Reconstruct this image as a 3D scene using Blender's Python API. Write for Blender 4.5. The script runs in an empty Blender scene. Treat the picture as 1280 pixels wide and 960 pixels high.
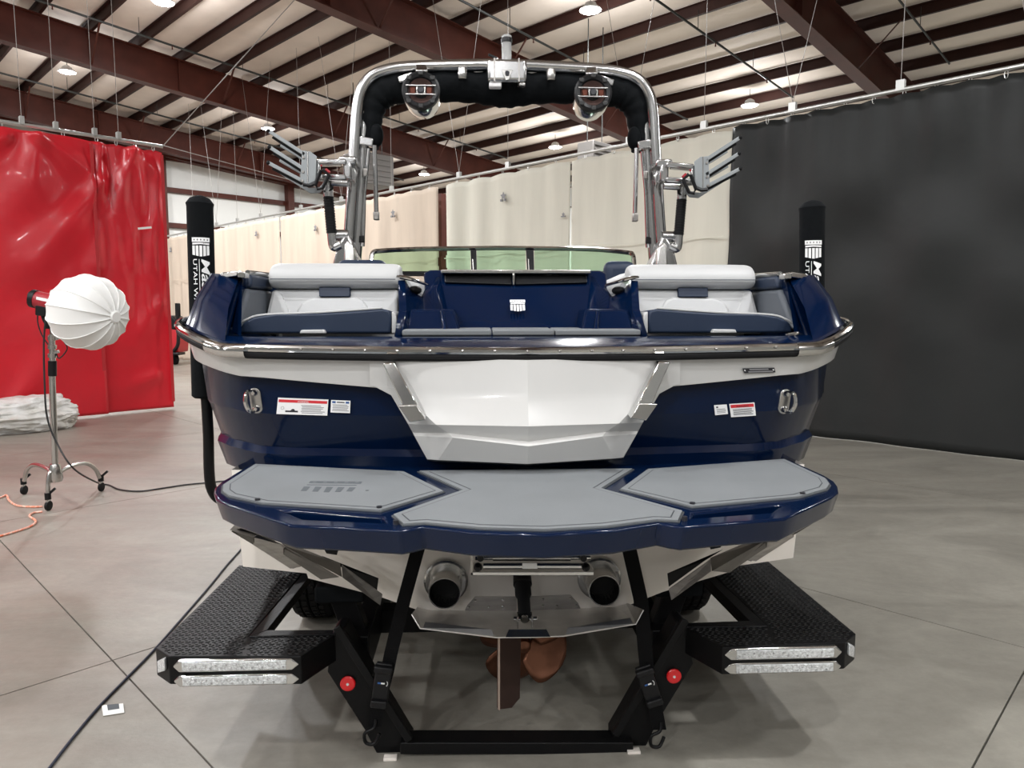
import bpy, bmesh, math, random
from mathutils import Vector, Matrix
from mathutils.bvhtree import BVHTree
random.seed(7)
SC = bpy.context.scene
COL = SC.collection
# ------------------------------------------------------------------ camera
CX, CY, CH = -0.168, 0.0, 1.75
FPX, YAW, PITCH = 890.0, math.radians(2.57), math.radians(5.77)
cam_d = bpy.data.cameras.new('camera'); cam = bpy.data.objects.new('camera', cam_d); COL.objects.link(cam)
cam_d.sensor_width = 36.0; cam_d.lens = 36.0*FPX/1280.0; cam_d.clip_start = 0.05; cam_d.clip_end = 300
cam.location = (CX, CY, CH); cam.rotation_euler = (math.pi/2-PITCH, 0, -YAW)
SC.camera = cam
# ------------------------------------------------------------------ world, exposure
w = bpy.data.worlds.new('hall_air'); SC.world = w; w.use_nodes = True
w.node_tree.nodes['Background'].inputs[0].default_value = (0.9, 0.93, 1.0, 1)
w.node_tree.nodes['Background'].inputs[1].default_value = 0.3
vs = SC.view_settings
vs.view_transform = 'Standard'; vs.look = 'None'; vs.gamma = 1.0; vs.use_curve_mapping = False
vs.exposure = -0.06
LAMP_POWER = 520.0
LAMP_COLOUR = (0.975, 0.985, 1.0)
# hall axes: e1 along the roof beams, e2 along the purlins and the long curtain rail
AZ = math.radians(47.17)
E1 = Vector((math.sin(AZ), math.cos(AZ), 0)); E2 = Vector((-math.cos(AZ), math.sin(AZ), 0))
CAMXY = Vector((CX, CY, 0)); UP = Vector((0, 0, 1))
ROOF_SLOPE = 0.083; RIDGE = -8.0
def hall(s, q, z): return CAMXY + E1*s + E2*q + UP*z
def roof(s): return -ROOF_SLOPE*(abs(s-RIDGE)+RIDGE)
_fw = Vector((math.sin(YAW)*math.cos(PITCH), math.cos(YAW)*math.cos(PITCH), -math.sin(PITCH)))
_rt = Vector((math.cos(YAW), -math.sin(YAW), 0)); _up = _rt.cross(_fw)
CAM = Vector((CX, CY, CH))
def ray(px, py): return _fw + _rt*((px-640)/FPX) + _up*((480-py)/FPX)
def at(px, py, Y):            # measured point of the photograph at forward distance Y
    d = ray(px, py); return CAM + d*((Y-CY)/d.y)
def atz(px, py, z):           # ... on the level z
    d = ray(px, py); return CAM + d*((z-CH)/d.z)
def atplane(px, py, p, n):
    d = ray(px, py); return CAM + d*((p-CAM).dot(n)/d.dot(n))
def atq(px, py, q): return atplane(px, py, hall(0, q, 0), E2)
def ats(px, py, s): return atplane(px, py, hall(s, 0, 0), E1)
def sq(v): v = v-CAMXY; return v.dot(E1), v.dot(E2)
# ------------------------------------------------------------------ materials
MATS = {}
def mat(name, col, rough=0.5, metal=0.0, coat=0.0, spec=0.5, trans=0.0, ior=1.45, emit=None, estr=0.0,
        noise=0.0, nscale=8.0, bump=0.0, bscale=60.0, col2=None, stretch=None, rvar=0.0, alpha=None):
    m = bpy.data.materials.new(name); m.use_nodes = True
    nt = m.node_tree; b = nt.nodes['Principled BSDF']
    b.inputs['Base Color'].default_value = (*col, 1); b.inputs['Roughness'].default_value = rough
    b.inputs['Metallic'].default_value = metal; b.inputs['Coat Weight'].default_value = coat
    b.inputs['Coat Roughness'].default_value = 0.04
    b.inputs['Specular IOR Level'].default_value = spec
    b.inputs['Transmission Weight'].default_value = trans; b.inputs['IOR'].default_value = ior
    if emit: b.inputs['Emission Color'].default_value = (*emit, 1); b.inputs['Emission Strength'].default_value = estr
    tc = nt.nodes.new('ShaderNodeTexCoord'); src = tc.outputs['Object']
    if stretch:
        mp = nt.nodes.new('ShaderNodeMapping'); mp.inputs['Scale'].default_value = stretch
        nt.links.new(src, mp.inputs['Vector']); src = mp.outputs['Vector']
    if noise > 0 or rvar > 0:
        n = nt.nodes.new('ShaderNodeTexNoise'); n.inputs['Scale'].default_value = nscale; n.inputs['Detail'].default_value = 6
        nt.links.new(src, n.inputs['Vector'])
        if noise > 0:
            mx = nt.nodes.new('ShaderNodeMixRGB'); c2 = col2 or tuple(c*(1-noise) for c in col)
            mx.inputs[1].default_value = (*col, 1); mx.inputs[2].default_value = (*c2, 1)
            rp = nt.nodes.new('ShaderNodeValToRGB'); rp.color_ramp.elements[0].position = 0.35; rp.color_ramp.elements[1].position = 0.68
            nt.links.new(n.outputs['Fac'], rp.inputs['Fac']); nt.links.new(rp.outputs['Color'], mx.inputs[0])
            nt.links.new(mx.outputs[0], b.inputs['Base Color'])
        if rvar > 0:
            mr = nt.nodes.new('ShaderNodeMapRange'); mr.inputs[3].default_value = rough-rvar; mr.inputs[4].default_value = rough+rvar
            nt.links.new(n.outputs['Fac'], mr.inputs[0]); nt.links.new(mr.outputs[0], b.inputs['Roughness'])
    if bump > 0:
        n2 = nt.nodes.new('ShaderNodeTexNoise'); n2.inputs['Scale'].default_value = bscale; n2.inputs['Detail'].default_value = 4
        nt.links.new(src, n2.inputs['Vector'])
        bp = nt.nodes.new('ShaderNodeBump'); bp.inputs['Strength'].default_value = bump; bp.inputs['Distance'].default_value = 0.02
        nt.links.new(n2.outputs['Fac'], bp.inputs['Height']); nt.links.new(bp.outputs['Normal'], b.inputs['Normal'])
    MATS[name] = m
    return m
mat('navy_gelcoat', (0.0009, 0.0068, 0.0285), 0.13, coat=0.05, spec=0.38)
mat('white_gelcoat', (0.56, 0.555, 0.54), 0.22, coat=0.3)
mat('hull_bottom_white', (0.82, 0.765, 0.70), 0.35, noise=0.05, nscale=3)
mat('chrome', (0.62, 0.62, 0.61), 0.10, metal=1.0)
mat('polished_steel', (0.58, 0.57, 0.55), 0.24, metal=1.0, noise=0.15, nscale=12)
mat('brushed_steel', (0.42, 0.40, 0.38), 0.36, metal=1.0, noise=0.25, nscale=9, stretch=(1, 1, 6))
mat('tower_aluminium', (0.56, 0.56, 0.56), 0.20, metal=1.0)
mat('rack_grey', (0.29, 0.31, 0.32), 0.45, metal=0.3)
mat('black_rubber', (0.006, 0.006, 0.007), 0.6, spec=0.25)
mat('black_plastic', (0.007, 0.007, 0.008), 0.4, spec=0.3)
mat('black_canvas', (0.004, 0.005, 0.006), 0.85, spec=0.15, bump=0.15, bscale=40)
mat('black_powder_coat', (0.004, 0.004, 0.0045), 0.42, spec=0.22, bump=0.1, bscale=250)
mat('tread_black', (0.012, 0.012, 0.012), 0.42, spec=0.3, metal=0.3, noise=0.4, nscale=6)
mat('black_webbing', (0.004, 0.004, 0.0045), 0.8, spec=0.15, bump=0.4, bscale=500)
mat('white_vinyl', (0.49, 0.495, 0.495), 0.45, bump=0.08, bscale=300)
mat('navy_vinyl', (0.010, 0.021, 0.048), 0.5, bump=0.08, bscale=300)
mat('grey_vinyl', (0.10, 0.112, 0.13), 0.5, bump=0.08, bscale=300)
mat('grey_foam_pad', (0.18, 0.192, 0.20), 0.75, bump=0.15, bscale=400, noise=0.08, nscale=5)
mat('dark_foam', (0.045, 0.05, 0.056), 0.8)
mat('mid_foam', (0.09, 0.10, 0.11), 0.8)
mat('white_print', (0.85, 0.85, 0.85), 0.5)
mat('dark_print', (0.02, 0.02, 0.025), 0.5)
mat('grey_print', (0.25, 0.25, 0.26), 0.5)
mat('red_print', (0.62, 0.03, 0.04), 0.45)
mat('blue_print', (0.03, 0.10, 0.30), 0.45)
mat('reflector_red', (0.75, 0.01, 0.015), 0.25, coat=0.5, emit=(0.9, 0.02, 0.03), estr=0.0)
mat('clear_lens', (0.78, 0.80, 0.80), 0.12, coat=0.6, noise=0.35, nscale=90, bump=0.6, bscale=160)
mat('led_board', (0.70, 0.71, 0.72), 0.3, metal=0.5, noise=0.6, nscale=120)
mat('exhaust_dark', (0.004, 0.004, 0.004), 0.6)
mat('bronze', (0.26, 0.115, 0.07), 0.36, metal=0.9, noise=0.6, nscale=7)
mat('rudder_bronze', (0.085, 0.05, 0.042), 0.5, metal=0.5)
mat('rudder_edge', (0.42, 0.33, 0.28), 0.4, metal=0.6)
mat('speaker_cone', (0.045, 0.022, 0.018), 0.6, spec=0.25)
mat('copper_ring', (0.10, 0.028, 0.016), 0.35, metal=0.6)
mat('clear_acrylic', (0.85, 0.86, 0.86), 0.08, trans=0.6)
mat('tinted_glass', (0.58, 0.80, 0.62), 0.02, trans=1.0, ior=1.02)
mat('steel_maroon', (0.082, 0.021, 0.013), 0.5, spec=0.3, noise=0.3, nscale=2)
mat('purlin_maroon', (0.034, 0.012, 0.009), 0.55, spec=0.25, noise=0.3, nscale=1.5)
mat('insulation', (0.76, 0.67, 0.59), 0.75, bump=0.5, bscale=3.0, stretch=(1, 1, 1), noise=0.1, nscale=1.2)
mat('wall_dim', (0.20, 0.20, 0.19), 0.6, noise=0.2, nscale=.8)  # dark tone for the unseen walls, set to lower reflections and fill
mat('wall_liner', (0.74, 0.75, 0.72), 0.5, bump=0.3, bscale=2.5)
mat('pipe_dark', (0.02, 0.022, 0.02), 0.5)
mat('wire_pale', (0.30, 0.27, 0.25), 0.5)
mat('galvanised', (0.52, 0.52, 0.50), 0.35, metal=0.8)
mat('red_vinyl', (0.60, 0.016, 0.028), 0.28, coat=0.15, noise=0.15, nscale=1.2, bump=0.25, bscale=4)
mat('red_seam', (0.42, 0.02, 0.025), 0.5)
mat('cream_cloth', (0.74, 0.72, 0.62), 0.8, noise=0.10, nscale=1.2, stretch=(3, 3, .4))
mat('beige_cloth', (0.68, 0.57, 0.46), 0.8, noise=0.12, nscale=1.2, stretch=(3, 3, .4))
mat('black_vinyl', (0.022, 0.0235, 0.023), 0.45, spec=0.3, noise=0.2, nscale=1.0, bump=0.3, bscale=3)
mat('softbox_white', (0.82, 0.82, 0.80), 0.7, trans=0.0)
mat('lamp_red', (0.32, 0.02, 0.03), 0.35)
mat('lamp_lens', (1, 1, 1), 0.5, emit=(1.0, 0.98, 0.94), estr=40.0)
mat('lamp_body', (0.55, 0.55, 0.54), 0.5)
mat('plastic_sheet', (0.72, 0.72, 0.71), 0.25, noise=0.45, nscale=3.5, col2=(0.50, 0.48, 0.43), bump=0.8, bscale=11)
mat('orange_cord', (0.75, 0.16, 0.06), 0.5, noise=0.5, nscale=40, col2=(0.8, 0.6, 0.5))
mat('black_cord', (0.015, 0.015, 0.016), 0.5)
mat('blue_cord', (0.022, 0.027, 0.045), 0.5)
mat('paper', (0.78, 0.78, 0.75), 0.7)
mat('machine_red', (0.5, 0.02, 0.03), 0.35)
mat('tyre', (0.008, 0.008, 0.0085), 0.75, spec=0.2)
mat('duct_grey', (0.16, 0.15, 0.14), 0.5, metal=0.4)
mat('tab_steel', (0.19, 0.18, 0.17), 0.3, metal=1.0, noise=0.3, nscale=9)
mat('wake_steel', (0.68, 0.66, 0.63), 0.33, metal=1.0, noise=0.2, nscale=10)
mat('lug_grey', (0.022, 0.022, 0.022), 0.4)
mat('joint_dark', (0.05, 0.047, 0.042), 0.9)
# concrete: two tones, reddish patches, spots and fine grain in world space so that it runs on from slab to slab
def concrete():
    m = bpy.data.materials.new('concrete'); m.use_nodes = True; nt = m.node_tree; b = nt.nodes['Principled BSDF']
    N, L = nt.nodes.new, nt.links.new
    g = N('ShaderNodeNewGeometry')
    def noise(scale, detail, vec, rough=0.6, dist=0.0):
        n = N('ShaderNodeTexNoise'); n.inputs['Scale'].default_value = scale; n.inputs['Detail'].default_value = detail
        n.inputs['Roughness'].default_value = rough; n.inputs['Distortion'].default_value = dist; L(vec, n.inputs['Vector']); return n.outputs['Fac']
    def ramp(f, a, c, ca, cc):
        r = N('ShaderNodeValToRGB'); r.color_ramp.elements[0].position = a; r.color_ramp.elements[1].position = c
        r.color_ramp.elements[0].color = (*ca, 1); r.color_ramp.elements[1].color = (*cc, 1); L(f, r.inputs['Fac']); return r.outputs['Color']
    mp = N('ShaderNodeMapping'); mp.inputs['Rotation'].default_value = (0, 0, 0.5); mp.inputs['Scale'].default_value = (0.55, 1.6, 1); L(g.outputs['Position'], mp.inputs['Vector'])
    base = ramp(noise(0.9, 8, mp.outputs['Vector'], 0.65, 1.0), 0.32, 0.70, (0.195, 0.183, 0.156), (0.325, 0.308, 0.265))
    # reddish-brown noise patches, growing stronger towards the left of the hall
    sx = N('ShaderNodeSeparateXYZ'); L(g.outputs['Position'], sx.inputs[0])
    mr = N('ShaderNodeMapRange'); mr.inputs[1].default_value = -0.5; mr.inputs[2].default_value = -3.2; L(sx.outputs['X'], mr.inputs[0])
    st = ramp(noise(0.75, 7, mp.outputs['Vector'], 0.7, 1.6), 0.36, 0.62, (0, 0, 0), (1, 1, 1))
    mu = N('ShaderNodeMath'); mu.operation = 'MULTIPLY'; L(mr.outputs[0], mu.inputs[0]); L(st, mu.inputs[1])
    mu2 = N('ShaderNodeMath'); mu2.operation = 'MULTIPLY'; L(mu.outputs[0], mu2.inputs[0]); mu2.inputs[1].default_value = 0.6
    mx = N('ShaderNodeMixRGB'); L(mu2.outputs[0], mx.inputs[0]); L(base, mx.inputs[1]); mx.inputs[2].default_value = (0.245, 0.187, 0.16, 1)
    fine = ramp(noise(14, 8, g.outputs['Position'], 0.75), 0.3, 0.75, (0.86, 0.86, 0.86), (1.06, 1.06, 1.06))
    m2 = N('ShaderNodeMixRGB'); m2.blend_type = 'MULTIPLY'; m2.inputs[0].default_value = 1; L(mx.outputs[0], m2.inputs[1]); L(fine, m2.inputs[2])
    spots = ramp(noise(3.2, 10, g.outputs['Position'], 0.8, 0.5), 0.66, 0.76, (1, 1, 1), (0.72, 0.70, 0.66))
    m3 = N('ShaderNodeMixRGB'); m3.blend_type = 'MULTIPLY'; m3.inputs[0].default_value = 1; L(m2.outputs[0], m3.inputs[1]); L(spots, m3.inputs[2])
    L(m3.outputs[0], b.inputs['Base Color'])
    r2 = N('ShaderNodeMapRange'); r2.inputs[3].default_value = 0.30; r2.inputs[4].default_value = 0.58; L(noise(1.7, 5, mp.outputs['Vector']), r2.inputs[0]); L(r2.outputs[0], b.inputs['Roughness'])
    bp = N('ShaderNodeBump'); bp.inputs['Strength'].default_value = 0.05; bp.inputs['Distance'].default_value = 0.02; L(noise(40, 4, g.outputs['Position']), bp.inputs['Height']); L(bp.outputs['Normal'], b.inputs['Normal'])
    MATS['concrete'] = m
concrete()
# ------------------------------------------------------------------ mesh helpers
def wloc(o):
    v = Vector((0, 0, 0))
    while o: v = v + o.location; o = o.parent
    return v
def link(name, me, m=None, parent=None, bevel=0.0, seg=2, smooth=True, angle=35, subsurf=0, solid=0.0):
    if m: me.materials.append(MATS[m])
    o = bpy.data.objects.new(name, me); COL.objects.link(o)
    if parent:
        me.transform(Matrix.Translation(-wloc(parent))); o.parent = parent
    if smooth and len(me.polygons):
        me.shade_smooth(); me.set_sharp_from_angle(angle=math.radians(angle))
    if solid: md = o.modifiers.new('solid', 'SOLIDIFY'); md.thickness = solid; md.offset = 0
    if bevel:
        md = o.modifiers.new('bevel', 'BEVEL'); md.width = bevel; md.segments = seg; md.limit_method = 'ANGLE'; md.angle_limit = math.radians(30); md.harden_normals = False
    if subsurf: md = o.modifiers.new('sub', 'SUBSURF'); md.levels = subsurf; md.render_levels = subsurf
    return o
class MB:
    def __init__(self): self.v = []; self.f = []
    def add(self, vs, fs):
        n = len(self.v); self.v += [Vector(p) for p in vs]; self.f += [[i+n for i in f] for f in fs]; return self
    def box(self, c, size, rz=0.0, M=None):
        hx, hy, hz = size[0]/2, size[1]/2, size[2]/2
        M = M or Matrix.Rotation(rz, 3, 'Z'); c = Vector(c)
        vs = [c + M @ Vector((x*hx, y*hy, z*hz)) for x in (-1, 1) for y in (-1, 1) for z in (-1, 1)]
        return self.add(vs, [(0,1,3,2),(4,6,7,5),(0,4,5,1),(2,3,7,6),(0,2,6,4),(1,5,7,3)])
    def bar(self, a, b, wd, ht, up=UP):
        a, b = Vector(a), Vector(b); d = (b-a); ln = d.length; d.normalize(); s = d.cross(up)
        if s.length < 1e-4: s = Vector((1, 0, 0))
        s.normalize(); u = s.cross(d)
        M = Matrix((s, d, u)).transposed()
        return self.box((a+b)/2, (wd, ln, ht), M=M)
    def prism(self, poly, ext):
        ext = Vector(ext); n = len(poly); vs = [Vector(p) for p in poly]; vs += [p+ext for p in vs]
        fs = [list(range(n)), list(range(2*n-1, n-1, -1))] + [(i, (i+1) % n, (i+1) % n+n, i+n) for i in range(n)]
        return self.add(vs, fs)
    def hull2(self, a, b):       # two outlines with the same number of points
        n = len(a)
        return self.add(list(a)+list(b), [list(range(n)), list(range(2*n-1, n-1, -1))] + [(i, (i+1) % n, (i+1) % n+n, i+n) for i in range(n)])
    def tube(self, path, r, seg=12, closed=False, flat=1.0, upv=None):
        P = [Vector(p) for p in path]; n = len(P); R = r if isinstance(r, (list, tuple)) else [r]*n
        rings = []; prev = None
        for i in range(n):
            if closed: t = P[(i+1) % n]-P[i-1]
            else: t = P[min(i+1, n-1)]-P[max(i-1, 0)]
            t.normalize()
            if prev is None:
                ref = upv or (UP if abs(t.z) < 0.9 else Vector((1, 0, 0)))
                nrm = (ref - t*ref.dot(t)).normalized()
            else:
                nrm = (prev - t*prev.dot(t)).normalized()
            prev = nrm; bi = t.cross(nrm)
            rings.append([P[i]+(nrm*math.cos(2*math.pi*k/seg)*flat+bi*math.sin(2*math.pi*k/seg))*R[i] for k in range(seg)])
        vs = [p for rg in rings for p in rg]; fs = []
        for i in range(n if closed else n-1):
            for k in range(seg):
                j = (i+1) % n
                fs.append((i*seg+k, i*seg+(k+1) % seg, j*seg+(k+1) % seg, j*seg+k))
        if not closed: fs += [list(range(seg))[::-1], [(n-1)*seg+k for k in range(seg)]]
        return self.add(vs, fs)
    def lathe(self, prof, o, axis, seg=24, caps=True):   # prof: (radius, distance along axis)
        o, a = Vector(o), Vector(axis).normalized()
        u = a.orthogonal().normalized(); b = a.cross(u); vs = []; fs = []
        for r, h in prof:
            for k in range(seg):
                t = 2*math.pi*k/seg; vs.append(o+a*h+(u*math.cos(t)+b*math.sin(t))*max(r, 1e-4))
        for i in range(len(prof)-1):
            for k in range(seg): fs.append((i*seg+k, i*seg+(k+1) % seg, (i+1)*seg+(k+1) % seg, (i+1)*seg+k))
        if caps: fs += [list(range(seg))[::-1], [(len(prof)-1)*seg+k for k in range(seg)]]
        return self.add(vs, fs)
    def ell(self, c, r, nu=16, nv=10):
        c = Vector(c); vs = []; fs = []
        for j in range(1, nv):
            t = math.pi*j/nv
            for i in range(nu):
                p = 2*math.pi*i/nu; vs.append(c+Vector((r[0]*math.sin(t)*math.cos(p), r[1]*math.sin(t)*math.sin(p), r[2]*math.cos(t))))
        for j in range(nv-2):
            for i in range(nu): fs.append((j*nu+i, j*nu+(i+1) % nu, (j+1)*nu+(i+1) % nu, (j+1)*nu+i))
        vs += [c+Vector((0, 0, r[2])), c-Vector((0, 0, r[2]))]; a = len(vs)-2
        for i in range(nu): fs += [(a, (i+1) % nu, i), (a+1, (nv-2)*nu+i, (nv-2)*nu+(i+1) % nu)]
        return self.add(vs, fs)
    def grid(self, rows, closed=False):       # rows of points of one length
        m = len(rows[0]); vs = [p for r in rows for p in r]; fs = []
        for i in range(len(rows)-1):
            for k in range(m if closed else m-1): fs.append((i*m+k, i*m+(k+1) % m, (i+1)*m+(k+1) % m, (i+1)*m+k))
        return self.add(vs, fs)
    def mesh(self, name):
        me = bpy.data.meshes.new(name); me.from_pydata([tuple(p) for p in self.v], [], self.f)
        bm = bmesh.new(); bm.from_mesh(me); bmesh.ops.remove_doubles(bm, verts=bm.verts, dist=1e-5)
        bmesh.ops.recalc_face_normals(bm, faces=bm.faces); bm.to_mesh(me); bm.free(); return me
    def build(self, name, m, parent=None, **k): return link(name, self.mesh(name), m, parent, **k)
def tag(o, label=None, cat=None, group=None, kind=None):
    if label: o['label'] = label
    if cat: o['category'] = cat
    if group: o['group'] = group
    if kind: o['kind'] = kind
    return o
def empty(name, loc, label=None, cat=None, group=None, kind=None):
    o = bpy.data.objects.new(name, None); COL.objects.link(o); o.location = loc; o.empty_display_size = 0.1
    return tag(o, label, cat, group, kind)
def share(name, src, parent, loc=None, rot=None):     # a piece that shares its mesh with another
    o = src.copy(); o.name = name; COL.objects.link(o); o.parent = parent
    if loc is not None: o.location = loc
    if rot is not None: o.rotation_euler = rot
    return o
def smooth_path(pts, n=6):
    P = [Vector(p) for p in pts]; out = []
    for i in range(len(P)-1):
        p0, p1, p2, p3 = P[max(i-1, 0)], P[i], P[i+1], P[min(i+2, len(P)-1)]
        for k in range(n):
            t = k/n
            out.append(0.5*((2*p1)+(p2-p0)*t+(2*p0-5*p1+4*p2-p3)*t*t+(3*p1-p0-3*p2+p3)*t**3))
    out.append(P[-1]); return out
def text(name, body, m, parent, origin, right, up, height, width=None, depth=0.0005, shear=0.0, bold=0.0):
    cu = bpy.data.curves.new(name, 'FONT'); cu.body = body; cu.size = 1.0; cu.extrude = 0.0; cu.shear = shear; cu.offset = bold
    o = bpy.data.objects.new(name, cu); COL.objects.link(o)
    bpy.context.view_layer.update()
    me = bpy.data.meshes.new_from_object(o.evaluated_get(bpy.context.evaluated_depsgraph_get()))
    bpy.data.objects.remove(o); bpy.data.curves.remove(cu)
    xs = [v.co.x for v in me.vertices]; ys = [v.co.y for v in me.vertices]
    x0, x1, y0, y1 = min(xs), max(xs), min(ys), max(ys)
    sy = height/(y1-y0); sx = (width/(x1-x0)) if width else sy
    r, u = Vector(right).normalized(), Vector(up).normalized(); nn = r.cross(u)
    for v in me.vertices: v.co = Vector(origin)+r*(v.co.x-x0)*sx+u*(v.co.y-y0)*sy+nn*0.0006
    for p in list(me.materials): pass
    me.materials.clear()
    return link(name, me, m, parent, smooth=False)
def cut(o, cutter_mb):          # boolean difference, applied
    c = link('cutter', cutter_mb.mesh('cutter')); bpy.context.view_layer.update()
    md = o.modifiers.new('cut', 'BOOLEAN'); md.object = c; md.operation = 'DIFFERENCE'; md.solver = 'EXACT'
    bpy.context.view_layer.update()
    me = bpy.data.meshes.new_from_object(o.evaluated_get(bpy.context.evaluated_depsgraph_get()))
    o.modifiers.remove(md); o.data = me; me.shade_smooth(); me.set_sharp_from_angle(angle=math.radians(35))
    bpy.data.objects.remove(c)
def crest(parent, o, right, up, wd, ht, light, dark, names='emblem'):
    # shield: starred bar, ribbon, five stripes on a pointed foot
    r, u = Vector(right).normalized(), Vector(up).normalized(); nn = r.cross(u)
    def P(x, y, d=0.0): return Vector(o)+r*(x*wd)+u*(y*ht)+nn*d
    t = nn*0.0015
    mb = MB(); mb.prism([P(-.5, .27), P(.5, .27), P(.5, .5), P(-.5, .5)], t)
    mb.prism([P(-.47, .13), P(0, .16), P(.47, .13), P(.47, .22), P(0, .24), P(-.47, .22)], t)
    for k in range(5):
        x0 = -.48+k*.2; x1 = x0+.145
        def foot(x): return -.5+abs(x)*.22
        mb.prism([P(x0, foot(x0)), P(x1, foot(x1)), P(x1, .08), P(x0, .08)], t)
    e = mb.build(names, light, parent, smooth=False)
    d = MB()
    for k in range(5):
        x = -.36+k*.18; d.prism([P(x-.035, .385, .0016), P(x, .33, .0016), P(x+.035, .385, .0016), P(x, .44, .0016)], nn*0.0003)
    d.build('stars', dark, e, smooth=False)
    return e
# ================================================================== the hall
S0, S1, Q0, Q1 = -22.0, 26.0, -13.0, 31.0
ROT = math.atan2(E1.y, E1.x)
fl = MB().add([hall(S0, Q0, -.02), hall(S1, Q0, -.02), hall(S1, Q1, -.02), hall(S0, Q1, -.02),
               hall(S0, Q0, -.2), hall(S1, Q0, -.2), hall(S1, Q1, -.2), hall(S0, Q1, -.2)],
              [(0,1,2,3),(7,6,5,4),(0,4,5,1),(1,5,6,2),(2,6,7,3),(3,7,4,0)])
floor = tag(fl.build('floor', 'joint_dark', smooth=False), 'grey concrete hall floor cut into large slabs', 'floor', kind='structure')
sl, ql = [1.03+3.4*k for k in range(-7, 8)], [3.85+3.3*k for k in range(-5, 9)]
sl = [S0]+[x for x in sl if S0 < x < S1]+[S1]; ql = [Q0]+[x for x in ql if Q0 < x < Q1]+[Q1]
J = 0.004
for a, b in zip(sl[:-1], sl[1:]):
    for c, d in zip(ql[:-1], ql[1:]):
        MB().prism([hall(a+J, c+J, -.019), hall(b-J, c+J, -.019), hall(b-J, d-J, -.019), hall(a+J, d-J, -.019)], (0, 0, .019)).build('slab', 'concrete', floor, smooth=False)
# ---- roof: insulation, purlins, maroon frame beams
ZR = 8.75+.9                       # top of the frame beams at s = 0
def rz(s, dz=0.0): return ZR + roof(s) + dz
def strip(q0, q1, ss, dz0, dz1, mb):
    for a, b in zip(ss[:-1], ss[1:]):
        mb.add([hall(a, q0, rz(a, dz0)), hall(b, q0, rz(b, dz0)), hall(b, q1, rz(b, dz0)), hall(a, q1, rz(a, dz0)),
                hall(a, q0, rz(a, dz1)), hall(b, q0, rz(b, dz1)), hall(b, q1, rz(b, dz1)), hall(a, q1, rz(a, dz1))],
               [(0,1,2,3),(7,6,5,4),(0,4,5,1),(1,5,6,2),(2,6,7,3),(3,7,4,0)])
    return mb
PUR = 1.17
ps = [6.16+PUR*k for k in range(-24, 6)]+[12.01+1.45*(k+1) for k in range(9)]
rows = []                                       # insulation sags a little between the purlins
ss = sorted(set([S0, S1]+ps+[p+PUR/2 for p in ps if p+PUR/2 < S1]+[p+PUR*.22 for p in ps if p+PUR*.22 < S1]+[p+PUR*.78 for p in ps if p+PUR*.78 < S1]))
ss = [s for s in ss if S0 <= s <= S1]
rnd = random.Random(3)
qs = [Q0+(Q1-Q0)*k/22 for k in range(23)]
for s in ss:
    t = ((s-6.16)/PUR) % 1.0 if s < 12.01 else ((s-12.01)/1.45) % 1.0
    rows.append([hall(s, q, rz(s, .30-.09*math.sin(math.pi*t)*(0.7+0.6*rnd.random()))) for q in qs])
ceil = MB().grid(rows).build('ceiling', 'insulation', None, angle=180, solid=.03)
tag(ceil, 'pale insulated ceiling laid over dark purlins', 'ceiling', kind='structure')
for p in ps:
    if p < S0+.2 or p > S1-.2: continue
    mb = MB(); z = rz(p)
    mb.box(hall(p, (Q0+Q1)/2, z+.12), (.012, Q1-Q0, .24), rz=ROT)
    mb.box(hall(p+.035, (Q0+Q1)/2, z+.006), (.07, Q1-Q0, .012), rz=ROT)
    mb.box(hall(p-.035, (Q0+Q1)/2, z+.234), (.07, Q1-Q0, .012), rz=ROT)
    mb.build('purlin', 'purlin_maroon', ceil, smooth=False)
def frame_beam(q, label, depth=.9):
    e = tag(empty('roof_beam', hall(0, q, 0)), label, 'beam', kind='structure')
    seg = [S0+.1, RIDGE, S1-.1]
    strip(q-.012, q+.012, seg, -depth, -.02, MB()).build('web', 'steel_maroon', e, smooth=False)
    strip(q-.16, q+.16, seg, -depth-.025, -depth, MB()).build('flange', 'steel_maroon', e, smooth=False)
    strip(q-.16, q+.16, seg, -.025, 0, MB()).build('flange', 'steel_maroon', e, smooth=False)
    for s in (-14, -2, 8.4, 14.5):
        MB().box(hall(s, q, rz(s, -depth/2)), (.03, .3, depth-.06), rz=ROT).build('stiffener', 'steel_maroon', e, smooth=False)
    for k, p in enumerate(ps):
        if k % 3 == 0 and -1 < p < 18:
            for sg in (1, -1):
                MB().bar(hall(p, q+sg*.05, rz(p, -depth+.05)), hall(p, q+sg*.95, rz(p, .02)), .05, .012).build('brace', 'steel_maroon', e, smooth=False)
    return e
frame_beam(6.4, 'maroon steel roof beam crossing above the black curtain')
frame_beam(13.7, 'maroon steel roof beam passing behind the middle of the boat tower')
frame_beam(21.8, 'long maroon steel roof beam running from top left corner behind the tower')
frame_beam(29.3, 'far maroon steel roof beam seen just above the red curtain')
frame_beam(-1.0, 'maroon steel roof beam above and behind the viewpoint')
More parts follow.
